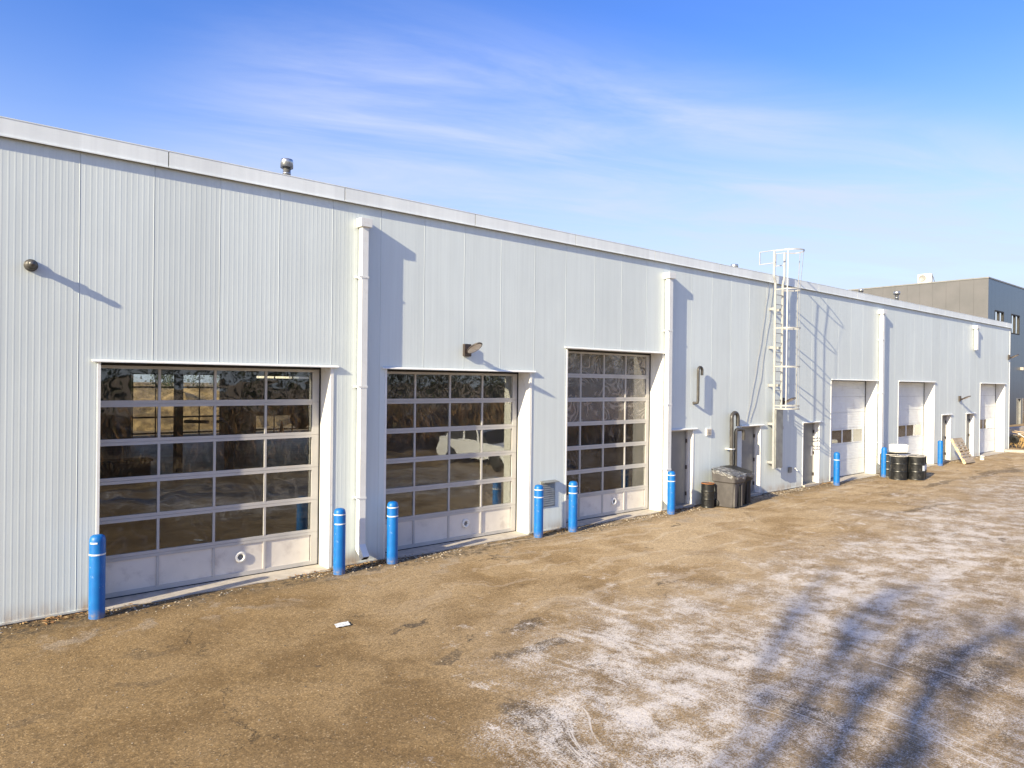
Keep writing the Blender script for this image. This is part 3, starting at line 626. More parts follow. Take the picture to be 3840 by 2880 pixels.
# ladder
ld = thing('caged_ladder', 'white aluminium roof ladder with safety cage and walk-through top', 'ladder', (21.04, 0, 0))
YR = -0.20; hw = 0.225
for s in (-1, 1):
    rl = MB().box(s*hw-0.012, s*hw+0.012, YR-0.035, YR+0.035, 0.80, 6.72)
    rl.prism([(s*hw-0.012, 6.72), (s*hw+0.012, 6.72), (s*(hw+0.09)+0.012, 6.92), (s*(hw+0.09)-0.012, 6.92)], lambda p, d: Vector((p[0], d, p[1])), YR-0.035, YR+0.035)
    rl.box(s*(hw+0.09)-0.012, s*(hw+0.09)+0.012, YR-0.035, YR+0.035, 6.92, 7.76); rl.build('rail', M['ladder'], ld)
    rr = MB(); x = s*(hw+0.09)
    ye = 0.32 if s < 0 else 0.12
    rr.box(x-0.012, x+0.012, YR+0.035, ye, 7.735, 7.76); rr.box(x-0.012, x+0.012, YR+0.035, ye, 7.335, 7.36); rr.box(x-0.012, x+0.012, ye-0.03, ye, 7.36, 7.735)
    rr.build('grab_rail', M['ladder'], ld)
    for z in (5.9, 4.67, 3.46, 2.23, 1.0):
        b_ = MB().box(s*hw-0.004+s*0.012, s*hw+0.004+s*0.012, YR+0.03, -0.006, z-0.04, z+0.04).box(s*hw-0.03, s*hw+0.03, -0.016, -0.006, z-0.05, z+0.05)
        b_.build('wall_bracket', M['ladder'], ld)
rz = 6.35
while rz > 1.0:
    MB().tube([(-hw, YR, rz), (hw, YR, rz)], 0.013, 8).build('rung', M['rung'], ld); rz -= 0.3056
CX0, CY0 = 0.13, -0.45
def hoop(z, r, depth, hx, wd=0.042, thick=0.007):
    n = 24; path = [(-hx, YR-0.03)]+[(CX0+r*math.cos(R(180+180*i/n)), CY0+depth*math.sin(R(180+180*i/n))) for i in range(n+1)]+[(hx, YR-0.03)]
    ring = []
    for i, (x, y) in enumerate(path):
        a = path[max(i-1, 0)]; b = path[min(i+1, len(path)-1)]; tx, ty = b[0]-a[0], b[1]-a[1]; l = math.hypot(tx, ty); nx, ny = ty/l*thick/2, -tx/l*thick/2
        ring.append([(x+nx, y+ny, z-wd/2), (x-nx, y-ny, z-wd/2), (x-nx, y-ny, z+wd/2), (x+nx, y+ny, z+wd/2)])
    vs = [p for q in ring for p in q]; fs = [(0,1,2,3), tuple(len(vs)-4+i for i in (3,2,1,0))]
    for i in range(len(ring)-1):
        for k in range(4): fs.append((i*4+k, i*4+(k+1) % 4, (i+1)*4+(k+1) % 4, (i+1)*4+k))
    return MB().add(vs, fs).build('cage_hoop', M['ladder'], ld)
for z in (6.51, 5.28, 4.06, 2.82): hoop(z, 0.36, 0.37, hw+0.012)
hoop(7.73, 0.42, 0.47, hw+0.10)
hoop(2.72, 0.36, 0.37, hw+0.012)
for a in (202, 278, 338):
    ca, sa = math.cos(R(a)), math.sin(R(a))
    def pt(r, d, z): return Vector((CX0+r*ca, CY0+d*sa, z))
    A, B, C_ = pt(0.352, 0.362, 2.70), pt(0.352, 0.362, 6.50), pt(0.412, 0.462, 7.75)
    nrm = Vector((ca, sa, 0)); tg = Vector((-sa, ca, 0)); b_ = MB()
    for p, q in ((A, B), (B, C_)):
        vs = [p+tg*0.015+nrm*0.003, p-tg*0.015+nrm*0.003, p-tg*0.015-nrm*0.003, p+tg*0.015-nrm*0.003]; vs += [v+(q-p) for v in vs]
        b_.add(vs, [(3,2,1,0),(4,5,6,7)]+[(i, (i+1) % 4, 4+(i+1) % 4, 4+i) for i in range(4)])
    b_.build('cage_bar', M['ladder'], ld)
g_ = MB().box(-0.20, 0.20, YR-0.075, YR-0.070, 0.83, 2.68).box(-0.205, -0.200, YR-0.075, YR-0.01, 0.83, 2.68).box(0.200, 0.205, YR-0.075, YR-0.01, 0.83, 2.68)
g_.build('climb_guard', M['galv'], ld)
MB().box(hw+0.02, hw+0.07, YR-0.05, YR-0.01, 2.05, 2.14).build('padlock', M['ladder'], ld)

# ------------------------------------------------------------ bollards
slv = MB().lathe([(0.105, -0.1), (0.105, 1.08), (0.101, 1.115), (0.088, 1.148), (0.065, 1.165), (0.03, 1.171), (0, 1.172)], n=40)
proto = slv.build('sleeve', M['blue'], None); smesh = proto.data; bpy.data.objects.remove(proto)
def bandmesh(a0=0, a1=360, wd=0.021):
    mb = MB(); n = max(4, int((a1-a0)/10)); vs = []
    for i in range(n+1):
        a = R(a0+(a1-a0)*i/n)
        for r, z in ((0.104, -wd/2), (0.1085, -wd/2), (0.1085, wd/2), (0.104, wd/2)): vs.append((r*math.cos(a), r*math.sin(a), z))
    fs = []
    for i in range(n):
        for k in range(4): fs.append((i*4+k, i*4+(k+1) % 4, i*4+4+(k+1) % 4, i*4+4+k))
    if a1-a0 < 359: fs += [(0,1,2,3), tuple(n*4+i for i in (3,2,1,0))]
    mb.add(vs, fs, 0, False); o = mb.build('band', M['tape']); me = o.data; bpy.data.objects.remove(o); return me
full = bandmesh(); part = bandmesh(205, 262, 0.022); part2 = bandmesh(195, 285); part3 = bandmesh(290, 345)
BOL = [((1.984, -0.367), 1.02, 'torn', 'blue bollard at far left of the first glass door, upper white tape torn'),
       ((5.771, -0.362), 1, 'gap', 'blue bollard at the right edge of the first glass door'),
       ((6.893, -0.297), 1, 'two', 'blue bollard just right of the nearest downspout'),
       ((10.635, -0.305), 1, 'two', 'blue bollard in front of the grey wall louvre'),
       ((11.677, -0.35), 1, 'two', 'blue bollard at the left edge of the tallest glass door'),
       ((15.361, -0.363), 0.975, 'two', 'blue bollard left of the nearest grey entry door'),
       ((24.524, -0.498), 0.985, 'low', 'blue bollard in front of the first ribbed door, one white stripe'),
       ((28.276, -0.557), 0.975, 'short', 'blue bollard left of the oil drums with a short tape scrap'),
       ((34.509, -0.409), 0.95, 'none', 'plain blue bollard without tape, right of the oil drums')]
for (x, y), s, kind, lb in BOL:
    o = thing('bollard', lb, 'bollard', (x, y, 0), random.uniform(-0.1, 0.1), 'blue bollards along the wall')
    c = bpy.data.objects.new('sleeve', smesh); col.objects.link(c); c.parent = o; c.scale = (1, 1, s)
    zs = {'torn': [(part, 1.065), (full, 0.90)], 'gap': [(full, 1.065), (part2, 0.90), (part3, 0.90)], 'two': [(full, 1.065), (full, 0.90)], 'low': [(full, 0.90)], 'short': [(part3, 1.065)], 'none': []}[kind]
    for me, z in zs:
        c = bpy.data.objects.new('band', me); col.objects.link(c); c.parent = o; c.location = (0, 0, z*s)

# ------------------------------------------------------------ drums
def drum(loc, r, h, label, lidm, rz=0, lab=False, grp='black oil drums'):
    o = thing('oil_drum', label, 'drum', loc, rz, grp)
    p = [(r*0.97, 0.0), (r*1.01, 0.004), (r*1.01, 0.018), (r*0.975, 0.03)]
    p += [(r*0.975, 0.036)]
    for zc_ in (h*0.34, h*0.67): p += [(r*0.975, zc_-0.036), (r*0.975, zc_-0.026), (r*1.008, zc_-0.008), (r*1.008, zc_+0.008), (r*0.975, zc_+0.026), (r*0.975, zc_+0.036)]
    p += [(r*0.975, h-0.036), (r*0.975, h-0.028), (r*1.0, h-0.02), (r*1.012, h-0.004)]
    MB().lathe(p, n=44).build('body', M['drumblack'], o)
    MB().lathe([(r*1.014, h-0.012), (r*1.014, h), (r*0.975, h+0.002), (r*0.965, h-0.012), (0, h-0.012)][::1], n=44).build('lid', lidm, o)
    MB().lathe([(0.03, h-0.012), (0.03, h+0.002), (0, h+0.003)], (r*0.6, 0, 0), 14).build('bung', lidm, o)
    if lab:
        vs = []; n = 8
        for i in range(n+1):
            a = R(lab-18+36*i/n)
            for z in (h*0.40, h*0.62): vs.append((r*1.0*math.cos(a), r*1.0*math.sin(a), z))
        MB().add(vs, [(2*i, 2*i+2, 2*i+3, 2*i+1) for i in range(n)]).build('label', M['paper'], o)
    return o
drum((28.06, -1.16, 0), 0.30, 0.88, 'front left black oil drum with pale dusty lid', M['drumlid'])
drum((28.58, -1.58, 0), 0.30, 0.88, 'front right black oil drum with a white paper label', M['drumlid'], lab=262)
drum((29.18, -1.42, 0), 0.30, 0.86, 'rear right black oil drum partly hidden, white paper label', M['drumlid'], lab=265)
drum((28.52, -0.62, 0), 0.30, 0.885, 'rear left black oil drum carrying the white tub', M['drumlid'])
drum((17.06, -0.34, 0), 0.185, 0.68, 'small black drum with rusty orange lid beside the bins', M['rust'])
b_ = thing('white_tub', 'rounded white plastic tub on a dark board on the drums', 'tub', (28.85, -0.86, 0.892), R(-30))
MB().prism([(-0.30, -0.2), (0.30, -0.2), (0.30, 0.2), (-0.30, 0.2)], lambda p, d: Vector((p[0]*(0.95+0.05*d/0.33), p[1]*(0.95+0.05*d/0.33), 0.035+d)), 0, 0.33).build('tub_body', M['tub'], b_, bevel=0.075)
MB().box(-0.32, 0.32, -0.24, 0.2, 0, 0.03).build('board', M['bindark'], b_)
# ------------------------------------------------------------ wheeled bins
def wheelie(loc, rz, label, mat, lidm):
    o = thing('wheeled_bin', label, 'bin', loc, rz, 'wheeled bins by the wall')
    # body tapers downward; front at -Y; the rim slopes down to the front
    def ring(z, sx, sy, yc=0.0, c=0.07):
        P_ = []
        for (cx, cy, a0) in ((sx-c, sy-c, 0), (-sx+c, sy-c, 90), (-sx+c, -sy+c, 180), (sx-c, -sy+c, 270)):
            for i in range(5):
                a = R(a0+22.5*i); P_.append((cx+c*math.cos(a), cy+c*math.sin(a)+yc, z))
        return P_
    levels = [ring(0.02, 0.24, 0.26), ring(0.30, 0.262, 0.285), ring(0.70, 0.29, 0.325), ring(0.73, 0.325, 0.36), ring(0.90, 0.335, 0.375)]
    top = [(x, y, z+0.14*(y+0.38)/0.76) for x, y, z in ring(0.90, 0.335, 0.375)]
    levels[-1] = top
    vs = [p for l in levels for p in l]; n = 20; fs = [tuple(range(n))[::-1]]
    for i in range(len(levels)-1):
        for k in range(n): fs.append((i*n+k, i*n+(k+1) % n, (i+1)*n+(k+1) % n, (i+1)*n+k))
    bd = MB().add(vs, fs, 0, False); bd.build('body', mat, o, bevel=0.008)
    MB().box(0.02, 0.12, -0.325, -0.262, 0.04, 0.66).build('recess_shade', M['rubber'], o)  # black block painted in for the shade of the front slot
    MB().box(0.13, 0.20, -0.335, -0.262, 0.04, 0.68).build('corner_post', mat, o, bevel=0.01)
    MB().box(-0.235, -0.09, -0.33, -0.262, 0.03, 0.69).build('corner_post', mat, o, bevel=0.03)
    for s in (-1, 1):
        MB().lathe([(0.0, -0.03), (0.09, -0.03), (0.105, -0.015), (0.105, 0.015), (0.09, 0.03), (0, 0.03)], n=24, M=Matrix.Translation((s*0.27, 0.24, 0.105)) @ Matrix.Rotation(R(90), 4, 'Y')).build('wheel', M['rubber'], o)
    lid = MB(); L_ = [(x*1.04, y*1.03, z+0.005) for x, y, z in top]; U_ = [(x*1.03, y*1.02, z+0.03) for x, y, z in top]; D_ = [(x*0.6, y*0.6, z+0.065-0.14*0.4*y/0.76*0) for x, y, z in top]
    D_ = [(x*0.62, y*0.62, 0.95+0.14*(y*0.62+0.38)/0.76) for x, y, z in top]
    vs = L_+U_+D_; fs = [tuple(range(40, 60))]
    for i in range(2):
        for k in range(n): fs.append((i*n+k, i*n+(k+1) % n, (i+1)*n+(k+1) % n, (i+1)*n+k))
    lid.add(vs, fs).build('lid', lidm, o)
    MB().tube([(-0.2, 0.40, 0.98), (0.2, 0.40, 0.98)], 0.016, 8).build('handle', lidm, o)
    return o, top
o1, tp = wheelie((17.60, -0.66, 0), R(3), 'grey wheeled bin with clear plastic film wrapped over its lid', M['bin'], M['bindark'])
# film draped over the lid: top sheet, hanging skirt with uneven hem
fl = MB(); n = 60; rings = []
cen = Vector((0, 0, 1.03))
def rimpt(a):
    x, y = math.cos(a), math.sin(a); k = 1/max(abs(x)/0.352, abs(y)/0.392); k2 = 1/math.sqrt((x/0.42)**2+(y/0.46)**2); k = min(k, k2*1.02)
    return x*k, y*k
for (fr_, drop, outw) in ((0.0, 0, 0), (0.35, 0, 0), (0.7, 0, 0), (0.97, 0.0, 0.0), (1.02, 0.02, 0.012), (1.05, 0.5, 0.03), (1.02, 1.0, 0.01)):
    rg = []
    for k in range(n):
        a = 2*math.pi*k/n; x, y = rimpt(a)
        hem = 0.10+0.07*noise.noise((math.cos(a)*2, math.sin(a)*2, 3))+0.05*math.sin(9*a)*0.4
        wr = 0.010*noise.noise((x*9, y*9, fr_*3))*(1 if fr_ > 0 else 0)
        zt = 0.905+0.14*(y*min(fr_, 1)+0.38)/0.76+0.04+0.06*max(0, 1-fr_)+0.012*noise.noise((x*fr_*7, y*fr_*7, 0))
        rg.append((x*fr_*(1+outw*3*noise.noise((a*3, drop, 1))+wr), y*fr_*(1+wr), zt-drop*hem))
    rings.append(rg)
vs = [p for r_ in rings for p in r_]; fs = []
for i in range(len(rings)-1):
    for k in range(n): fs.append((i*n+k, i*n+(k+1) % n, (i+1)*n+(k+1) % n, (i+1)*n+k))
fl.add(vs, fs, 0, True).build('plastic_film', M['film'], o1)
o2, tp = wheelie((18.29, -0.49, 0), R(-2), 'dark wheeled bin standing in the shade behind the film-wrapped bin', M['bindark'], M['bindark'])
tg_ = MB()
for q in range(7):
    x = -0.30+q*0.1; l = 0.08+0.08*random.random(); tg_.add([(x, -0.40, 0.93), (x+0.07, -0.405, 0.93), (x+0.055, -0.42, 0.93-l), (x+0.012, -0.415, 0.93-l)], [(0,1,2,3)])
tg_.build('torn_film', M['film'], o2)

# ------------------------------------------------------------ pallet, bucket, paper, litter
pl = thing('wooden_pallet', 'wooden pallet leaning against the wall between the far entry doors', 'pallet', (36.62, -0.86, 0.0), R(-2))
# local: X along width 1.05, length 1.22 up the lean
ang = R(62); Mp = Matrix.Rotation(ang, 4, 'X')
for i, x in enumerate((-0.52, -0.02, 0.48)):
    s_ = MB()
    s_.prism([(0, 0), (0.18, 0), (0.20, 0.04), (0.42, 0.04), (0.44, 0), (0.78, 0), (0.80, 0.04), (1.02, 0.04), (1.04, 0), (1.22, 0), (1.22, 0.10), (0, 0.10)], lambda p, d: Mp @ Vector((d, p[0], -p[1]+0.10)), x, x+0.04)
    s_.build('stringer', M['woodnew'], pl)
for y, wd in ((0, 0.26), (0.30, 0.10), (0.44, 0.10), (0.585, 0.10), (0.73, 0.10), (0.87, 0.09), (0.99, 0.23)):
    MB().box(-0.54, 0.54, y, y+wd, 0.101, 0.119, M=Mp).build('deck_board', M['woodgrey'], pl)
for y in (0.02, 0.56, 1.08): MB().box(-0.54, 0.54, y, y+0.12, -0.019, -0.001, M=Mp).build('base_board', M['woodgrey'], pl)
pl.rotation_euler = (0, 0, R(-2)); 
t_ = thing('bucket', 'small white plastic bucket standing near the last ribbed door', 'bucket', (39.05, -0.70, 0))
MB().lathe([(0.088, 0), (0.11, 0.17), (0.115, 0.17), (0.115, 0.185), (0.105, 0.185), (0.085, 0.01), (0, 0.01)], n=28).build('pail', M['tub'], t_)
MB().tube([(0.115*math.cos(R(a)), 0.115*math.sin(R(a))*0.9, 0.175-0.05*math.sin(R(a))) for a in range(180, 361, 15)], 0.003, 6).build('bail_handle', M['steel'], t_)
pp = MB(); vs = []; nx_, ny_ = 6, 4
for j in range(ny_+1):
    for i in range(nx_+1): vs.append((i*0.035-0.10+0.01*j, j*0.038-0.07+0.01*math.sin(i), 0.012+0.012*noise.noise((i*0.8, j*0.8, 2))))
pp.add(vs, [(j*7+i, j*7+i+1, (j+1)*7+i+1, (j+1)*7+i) for j in range(ny_) for i in range(nx_)], 0, True)
tag(pp.build('paper_sheet', M['tape'], None, (4.56, -2.86, 0.008)), 'crumpled white paper sheet lying alone on the brown asphalt', 'paper')

# rubble & dead leaves at the wall foot (uncountable)
st = MB()
def pebble(mb, x, y, r):
    a = random.random()*6.28; vs = []
    for z, k in ((0, 1.0), (r*0.55, 0.75)):
        for q in range(5): b = a+q*1.2566; vs.append((x+r*k*math.cos(b)*random.uniform(0.7, 1.2), y+r*k*math.sin(b)*random.uniform(0.7, 1.2), z))
    mb.add(vs, [(5,6,7,8,9)]+[(q, (q+1) % 5, 5+(q+1) % 5, 5+q) for q in range(5)], random.choice((0, 0, 1, 1, 2)))
for _ in range(5200):
    x = random.uniform(-1.0, 24) if random.random() < 0.85 else random.uniform(24, 45)
    y = -0.02-abs(random.gauss(0, 0.22))
    if noise.noise((x*0.9, 0.5, 0))+0.25 < random.random()*0.6: continue
    if any(a < x < b for a, b, *_ in opens) and y > -0.14: continue
    pebble(st, x, y, random.uniform(0.006, 0.024))
for _ in range(1500):
    pebble(st, random.uniform(-1, 30), random.uniform(-7, -0.3), random.uniform(0.004, 0.011))
tag(st.build('gravel', [paint('stone_light', (0.40, 0.34, 0.26), 0.9), paint('stone_dark', (0.10, 0.085, 0.065), 0.9), paint('stone_grey', (0.24, 0.22, 0.20), 0.9)]), 'loose gravel and crumbs along the foot of the wall', 'gravel', kind='stuff')
lf = MB()
for _ in range(900):
    c_ = random.choice((5.6, 6.3, 6.6, 11.2, 15.9, 6.5, 24.5, 1.6)); x = random.gauss(c_, 0.35); y = -0.05-abs(random.gauss(0, 0.13))
    a = random.random()*6.28; l = random.uniform(0.015, 0.045); dx, dy = math.cos(a)*l, math.sin(a)*l; z = random.uniform(0.008, 0.03)
    lf.add([(x-dx, y-dy, z), (x+dy*0.35, y-dx*0.35, z+0.012), (x+dx, y+dy, z+0.004), (x-dy*0.35, y+dx*0.35, z+0.003)], [(0,1,2,3)], random.choice((0, 1)))
tag(lf.build('dead_leaves', [paint('leaf_brown', (0.22, 0.11, 0.04), 0.8), paint('leaf_tan', (0.34, 0.23, 0.11), 0.8)]), 'dead leaves and straw blown against the wall foot', 'leaves', kind='stuff')

# ------------------------------------------------------------ beyond the corner: kerb, grass, lumber
kb = MB(); kb.prism([(45.10, -0.02), (45.10, -0.30), (44.2, -0.75), (42.9, -1.55), (41.5, -2.8), (41.75, -3.0), (43.1, -1.72), (44.35, -0.92), (45.3, -0.45), (46.4, -0.1), (46.4, 0.0)][::-1], lambda p, d: Vector((p[0]+0.0, p[1], d)), 0, 0.13)
kb = MB()
path = [(45.05, -0.04), (45.15, -0.35), (45.6, -0.95), (46.6, -2.0), (48.0, -3.2), (52, -5.4), (60, -8)]
def kerb(path, wd, h):
    mb = MB(); rows = []
    for i, (x, y) in enumerate(path):
        a = path[max(i-1, 0)]; b = path[min(i+1, len(path)-1)]; tx, ty = b[0]-a[0], b[1]-a[1]; l = math.hypot(tx, ty); nx, ny = -ty/l, tx/l
        rows.append([(x, y, 0), (x, y, h), (x+nx*wd, y+ny*wd, h), (x+nx*wd, y+ny*wd, 0)])
    vs = [p for r_ in rows for p in r_]; fs = [(0,1,2,3), tuple(len(vs)-4+i for i in (3,2,1,0))]
    for i in range(len(rows)-1):
        for k in range(3): fs.append((i*4+k, i*4+k+1, i*4+4+k+1, i*4+4+k))
    return mb.add(vs, fs)
struct('kerb', kerb(path, 0.22, 0.13), M['conc'])
t = MT('verge_soil'); t.fin(t.mix(t.ramp(t.noise(t.P, 1.2, 6, 0.7), 0.35, 0.65), (0.15, 0.10, 0.05), (0.36, 0.25, 0.12)), 0.95, 0, t.bump(t.noise(t.P, 9, 5), 0.6, 0.08)); M['soil'] = t.m
vg = MB(); vg.add([(x+0.15, y+0.2, 0.10) for x, y in path]+[(75, -8, 0.10), (75, 6.4, 0.35), (60, 6.4, 0.30), (45.95, 6.4, 0.2), (45.95, 0.1, 0.12)], [tuple(range(12))])
struct('verge', vg, M['soil'])
gr = MB()
for _ in range(2600):
    x = random.uniform(45.95, 60); y = random.uniform(-1.2, 6.0)
    if x < 46.6 and y < -0.3: continue
    if (y+0.3)*1.1 < -(x-45.6)*0.9: continue
    h = random.uniform(0.10, 0.45)*(1.6 if random.random() < 0.15 else 1); a = random.random()*6.28; lx, ly = math.cos(a)*h*0.5, math.sin(a)*h*0.5; wv = 0.012
    gr.add([(x-wv, y, 0.1), (x+wv, y, 0.1), (x+lx*0.4+wv*0.6, y+ly*0.4, 0.1+h*0.6), (x+lx, y+ly, 0.1+h)], [(0,1,2,3)])
tag(gr.build('dry_grass', M['straw']), 'dry orange grass past the end of the white building', 'grass', kind='stuff')
def plank(name, a, b, wd, th, mat, label, cat='plank', grp='discarded lumber past the building end'):
    a, b = Vector(a), Vector(b); d = b-a; l = d.length; q = d.to_track_quat('X', 'Z').to_matrix().to_4x4()
    o = MB().box(0, l, -wd/2, wd/2, -th/2, th/2, M=q).build(name, mat, None, a, bevel=0.004); return tag(o, label, cat, grp)
plank('white_post', (46.25, -0.35, 0.95), (47.6, -1.05, 0.14), 0.09, 0.05, M['tub'], 'white post leaning down toward the kerb')
plank('plank', (48.0, 0.4, 0.95), (51.0, -1.5, 0.28), 0.14, 0.04, M['woodnew'], 'top pale plank of the slanting lumber heap')
plank('plank', (48.2, 0.9, 0.85), (51.4, -1.1, 0.25), 0.16, 0.04, M['woodgrey'], 'second plank down in the slanting lumber heap')
plank('plank', (47.6, 0.1, 0.80), (50.2, -1.7, 0.20), 0.14, 0.04, M['woodgrey'], 'third plank down in the slanting lumber heap')
plank('plank', (48.9, 1.2, 1.05), (53.2, -0.9, 0.45), 0.12, 0.05, M['woodnew'], 'long pale plank at the back of the lumber heap')
plank('timber_beam', (50, 2.2, 0.7), (60, 1.2, 0.75), 0.45, 0.45, M['conc'], 'long pale block ledge behind the lumber heap', 'beam')
o = MB().lathe([(0.12, -0.05), (0.2, -0.06), (0.24, -0.03), (0.24, 0.03), (0.2, 0.06), (0.12, 0.05), (0.12, -0.05)], n=28, M=Matrix.Rotation(R(70), 4, 'Y') @ Matrix.Rotation(R(20), 4, 'X')).build('tyre', M['rubber'], None, (46.5, -0.1, 0.62)); tag(o, 'small black tyre propped at the building corner behind the white post', 'tyre')

# ------------------------------------------------------------ dark building beyond
t = MT('dark_panels'); P = t.n('ShaderNodeNewGeometry').outputs['Position']; q = t.xyz(P)
t.fin(t.mix(t.ramp(t.noise(P, 0.6, 3), 0.3, 0.7), (0.115, 0.115, 0.117), (0.135, 0.132, 0.135)), 0.55, 0.0, spec=0.3); M['side'] = t.m
t = MT('dark_gloss_sky_tint'); P = t.n('ShaderNodeNewGeometry').outputs['Position']
t.fin((0.045, 0.075, 0.12), 0.28, 0.35, t.bump(t.noise(P, 0.6, 2), 0.12, 0.05)); M['gloss'] = t.m  # grey panels; blue of the reflected sky mixed into the base colour
fb_ = thing('grey_building', 'taller dark grey metal building beyond the white one', 'building', (65, 6.5, 0))
HB = 12.2
wl = MB(); x = 0.0
op2 = [(1.7, 4.0, 8.1, 9.80), (6.05, 8.4, 8.1, 9.80), (12.4, 14.8, 8.1, 9.80), (7.9, 9.15, 0.25, 2.6), (9.5, 12.0, 0.25, 2.6)]
ex = sorted({0.0, 30.0, *[v for o in op2 for v in o[:2]]}); ez = sorted({0.0, HB, *[v for o in op2 for v in o[2:]]})
for a, b in zip(ex[:-1], ex[1:]):
    for c, d in zip(ez[:-1], ez[1:]):
        if any(o[0] <= a and b <= o[1] and o[2] <= c and d <= o[3] for o in op2): continue
        n = max(1, round((b-a)/1.0))
        for i in range(n):
            p, q = a+(b-a)*i/n, a+(b-a)*(i+1)/n
            wl.add([(p+0.004, 0, c), (q-0.004, 0, c), (q-0.004, 0, d), (p+0.004, 0, d)], [(0,1,2,3)])
wl.build('front_wall', M['gloss'], fb_)
sw = MB()
for i in range(30): sw.box(-0.03, 0.0, 0.004+i, 0.996+i, 0, HB)
sw.build('side_wall', M['side'], fb_)
MB().box(0.001, 29.9, 0.5, 29.9, 0, HB-0.3).build('core', M['rubber'], fb_)
MB().box(0.001, 30, 0.003, 0.5, HB-0.3, HB-0.02).box(0.002, 0.3, 0.5, 29.9, HB-0.299, HB-0.02).build('parapet', M['side'], fb_)
cp = MB().box(-0.08, 30, -0.05, 0.25, HB, HB+0.10).box(-0.08, 0.25, 0.25, 30, HB, HB+0.10); cp.build('coping', M['greydoor'], fb_)
MB().box(-0.04, 0.05, -0.01, 0.0, 0, HB).build('corner_trim', M['greydoor'], fb_)
for a, b, c, d in op2[:3]:
    F = MB(); 
    for u0, u1 in ((a, a+0.09), ((a+b)/2-0.05, (a+b)/2+0.05), (b-0.09, b)): F.box(u0, u1, -0.02, 0.12, c, d)
    F.box(a+0.09, b-0.09, -0.018, 0.12, c, c+0.09); F.box(a+0.09, b-0.09, -0.018, 0.12, d-0.09, d)
    o = F.build('window', M['rubber'], fb_); MB().box(a+0.05, b-0.05, 0.08, 0.09, c+0.05, d-0.05).build('pane', M['skyglass'], o)
for a, b, c, d in op2[3:]:
    F = MB().box(a, a+0.08, -0.02, 0.15, c, d).box(b-0.08, b, -0.02, 0.15, c, d).box(a+0.08, b-0.08, -0.018, 0.15, d-0.08, d)
    o = F.build('door', M['greydoor'], fb_); MB().box(a+0.05, b-0.05, 0.10, 0.11, c, d-0.05).build('pane', M['darkglass'], o)
MB().box(8.75, 9.1, -0.25, 0.0, 5.05, 5.3).build('wall_light', M['conc'], fb_, bevel=0.02)
ac = thing('air_conditioner', 'white outdoor air conditioner unit on the grey building roof edge', 'air conditioner', (65.35, 11.3, 12.3))
MB().box(0, 0.40, -0.53, 0.53, 0.05, 0.80).build('casing', M['tub'], ac, bevel=0.03)
MB().box(0.02, 0.1, -0.5, -0.4, 0, 0.05).box(0.02, 0.1, 0.4, 0.5, 0, 0.05).box(0.3, 0.38, -0.5, -0.4, 0, 0.05).box(0.3, 0.38, 0.4, 0.5, 0, 0.05).build('feet', M['greydoor'], ac)
mt = Matrix.Translation((0, 0.16, 0.42)) @ Matrix.Rotation(R(-90), 4, 'Y')
MB().lathe([(0.30, -0.002), (0.30, 0.02), (0.285, 0.02), (0.28, 0.004), (0, 0.004)], n=36, M=mt).build('fan_recess', M['greydoor'], ac)
fg = MB()
for k in range(7): y = 0.16-0.26+k*0.0867; hh = math.sqrt(max(0.001, 0.28**2-(y-0.16)**2)); fg.box(-0.035, -0.023, y-0.007, y+0.007, 0.42-hh, 0.42+hh)
fg.build('fan_grille', M['tub'], ac)
MB().tube([(0.2, -0.53, 0.6), (0.15, -0.62, 0.5), (0.15, -0.72, 0.15), (0.15, -0.78, 0.0)], 0.025, 8).build('refrigerant_hose', M['abs'], ac)

# ------------------------------------------------------------ inside the shop
lift = thing('vehicle_lift', 'dark two-post vehicle lift inside behind the first glass door', 'vehicle lift', (0, 0, 0.012))
for x in (7.05, 8.85): MB().box(x, x+0.22, 15.0, 15.4, 0, 3.9).build('post', M['intdark'], lift)
MB().box(7.05, 9.07, 15.1, 15.3, 3.9, 4.05).build('crossbeam', M['intdark'], lift)
for x in (7.3, 8.8): MB().tube([(x, 14.9, 1.9), (x+(0.6 if x < 8 else -0.6), 14.2, 1.9)], 0.06, 8).build('arm', M['intdark'], lift)
tk = thing('truck_chassis', 'dark truck chassis raised on the lift inside the shop', 'vehicle', (11.2, 17.0, 0))
MB().box(-1.6, 1.6, -0.2, 0.05, 2.0, 2.35).build('chassis_rail', M['intdark'], tk)
for x in (-1.1, 1.3): MB().lathe([(0.15, -0.12), (0.42, -0.12), (0.45, 0), (0.42, 0.12), (0.15, 0.12)], n=28, M=Matrix.Translation((x, -0.1, 1.8)) @ Matrix.Rotation(R(90), 4, 'X')).build('wheel', M['rubber'], tk)
MB().box(-0.9, 1.5, -0.9, 0.9, 2.36, 3.5).build('cab', M['intdark'], tk, bevel=0.15)
wk = thing('work_bench', 'dark tool bench inside behind the first glass door', 'bench', (3.2, 12, 0.012))
MB().box(0, 2.4, 0, 0.7, 0.85, 0.92).build('bench_top', M['intdark'], wk); MB().box(0.05, 2.35, 0.1, 0.65, 0.05, 0.85).build('cabinet', M['intwall'], wk)
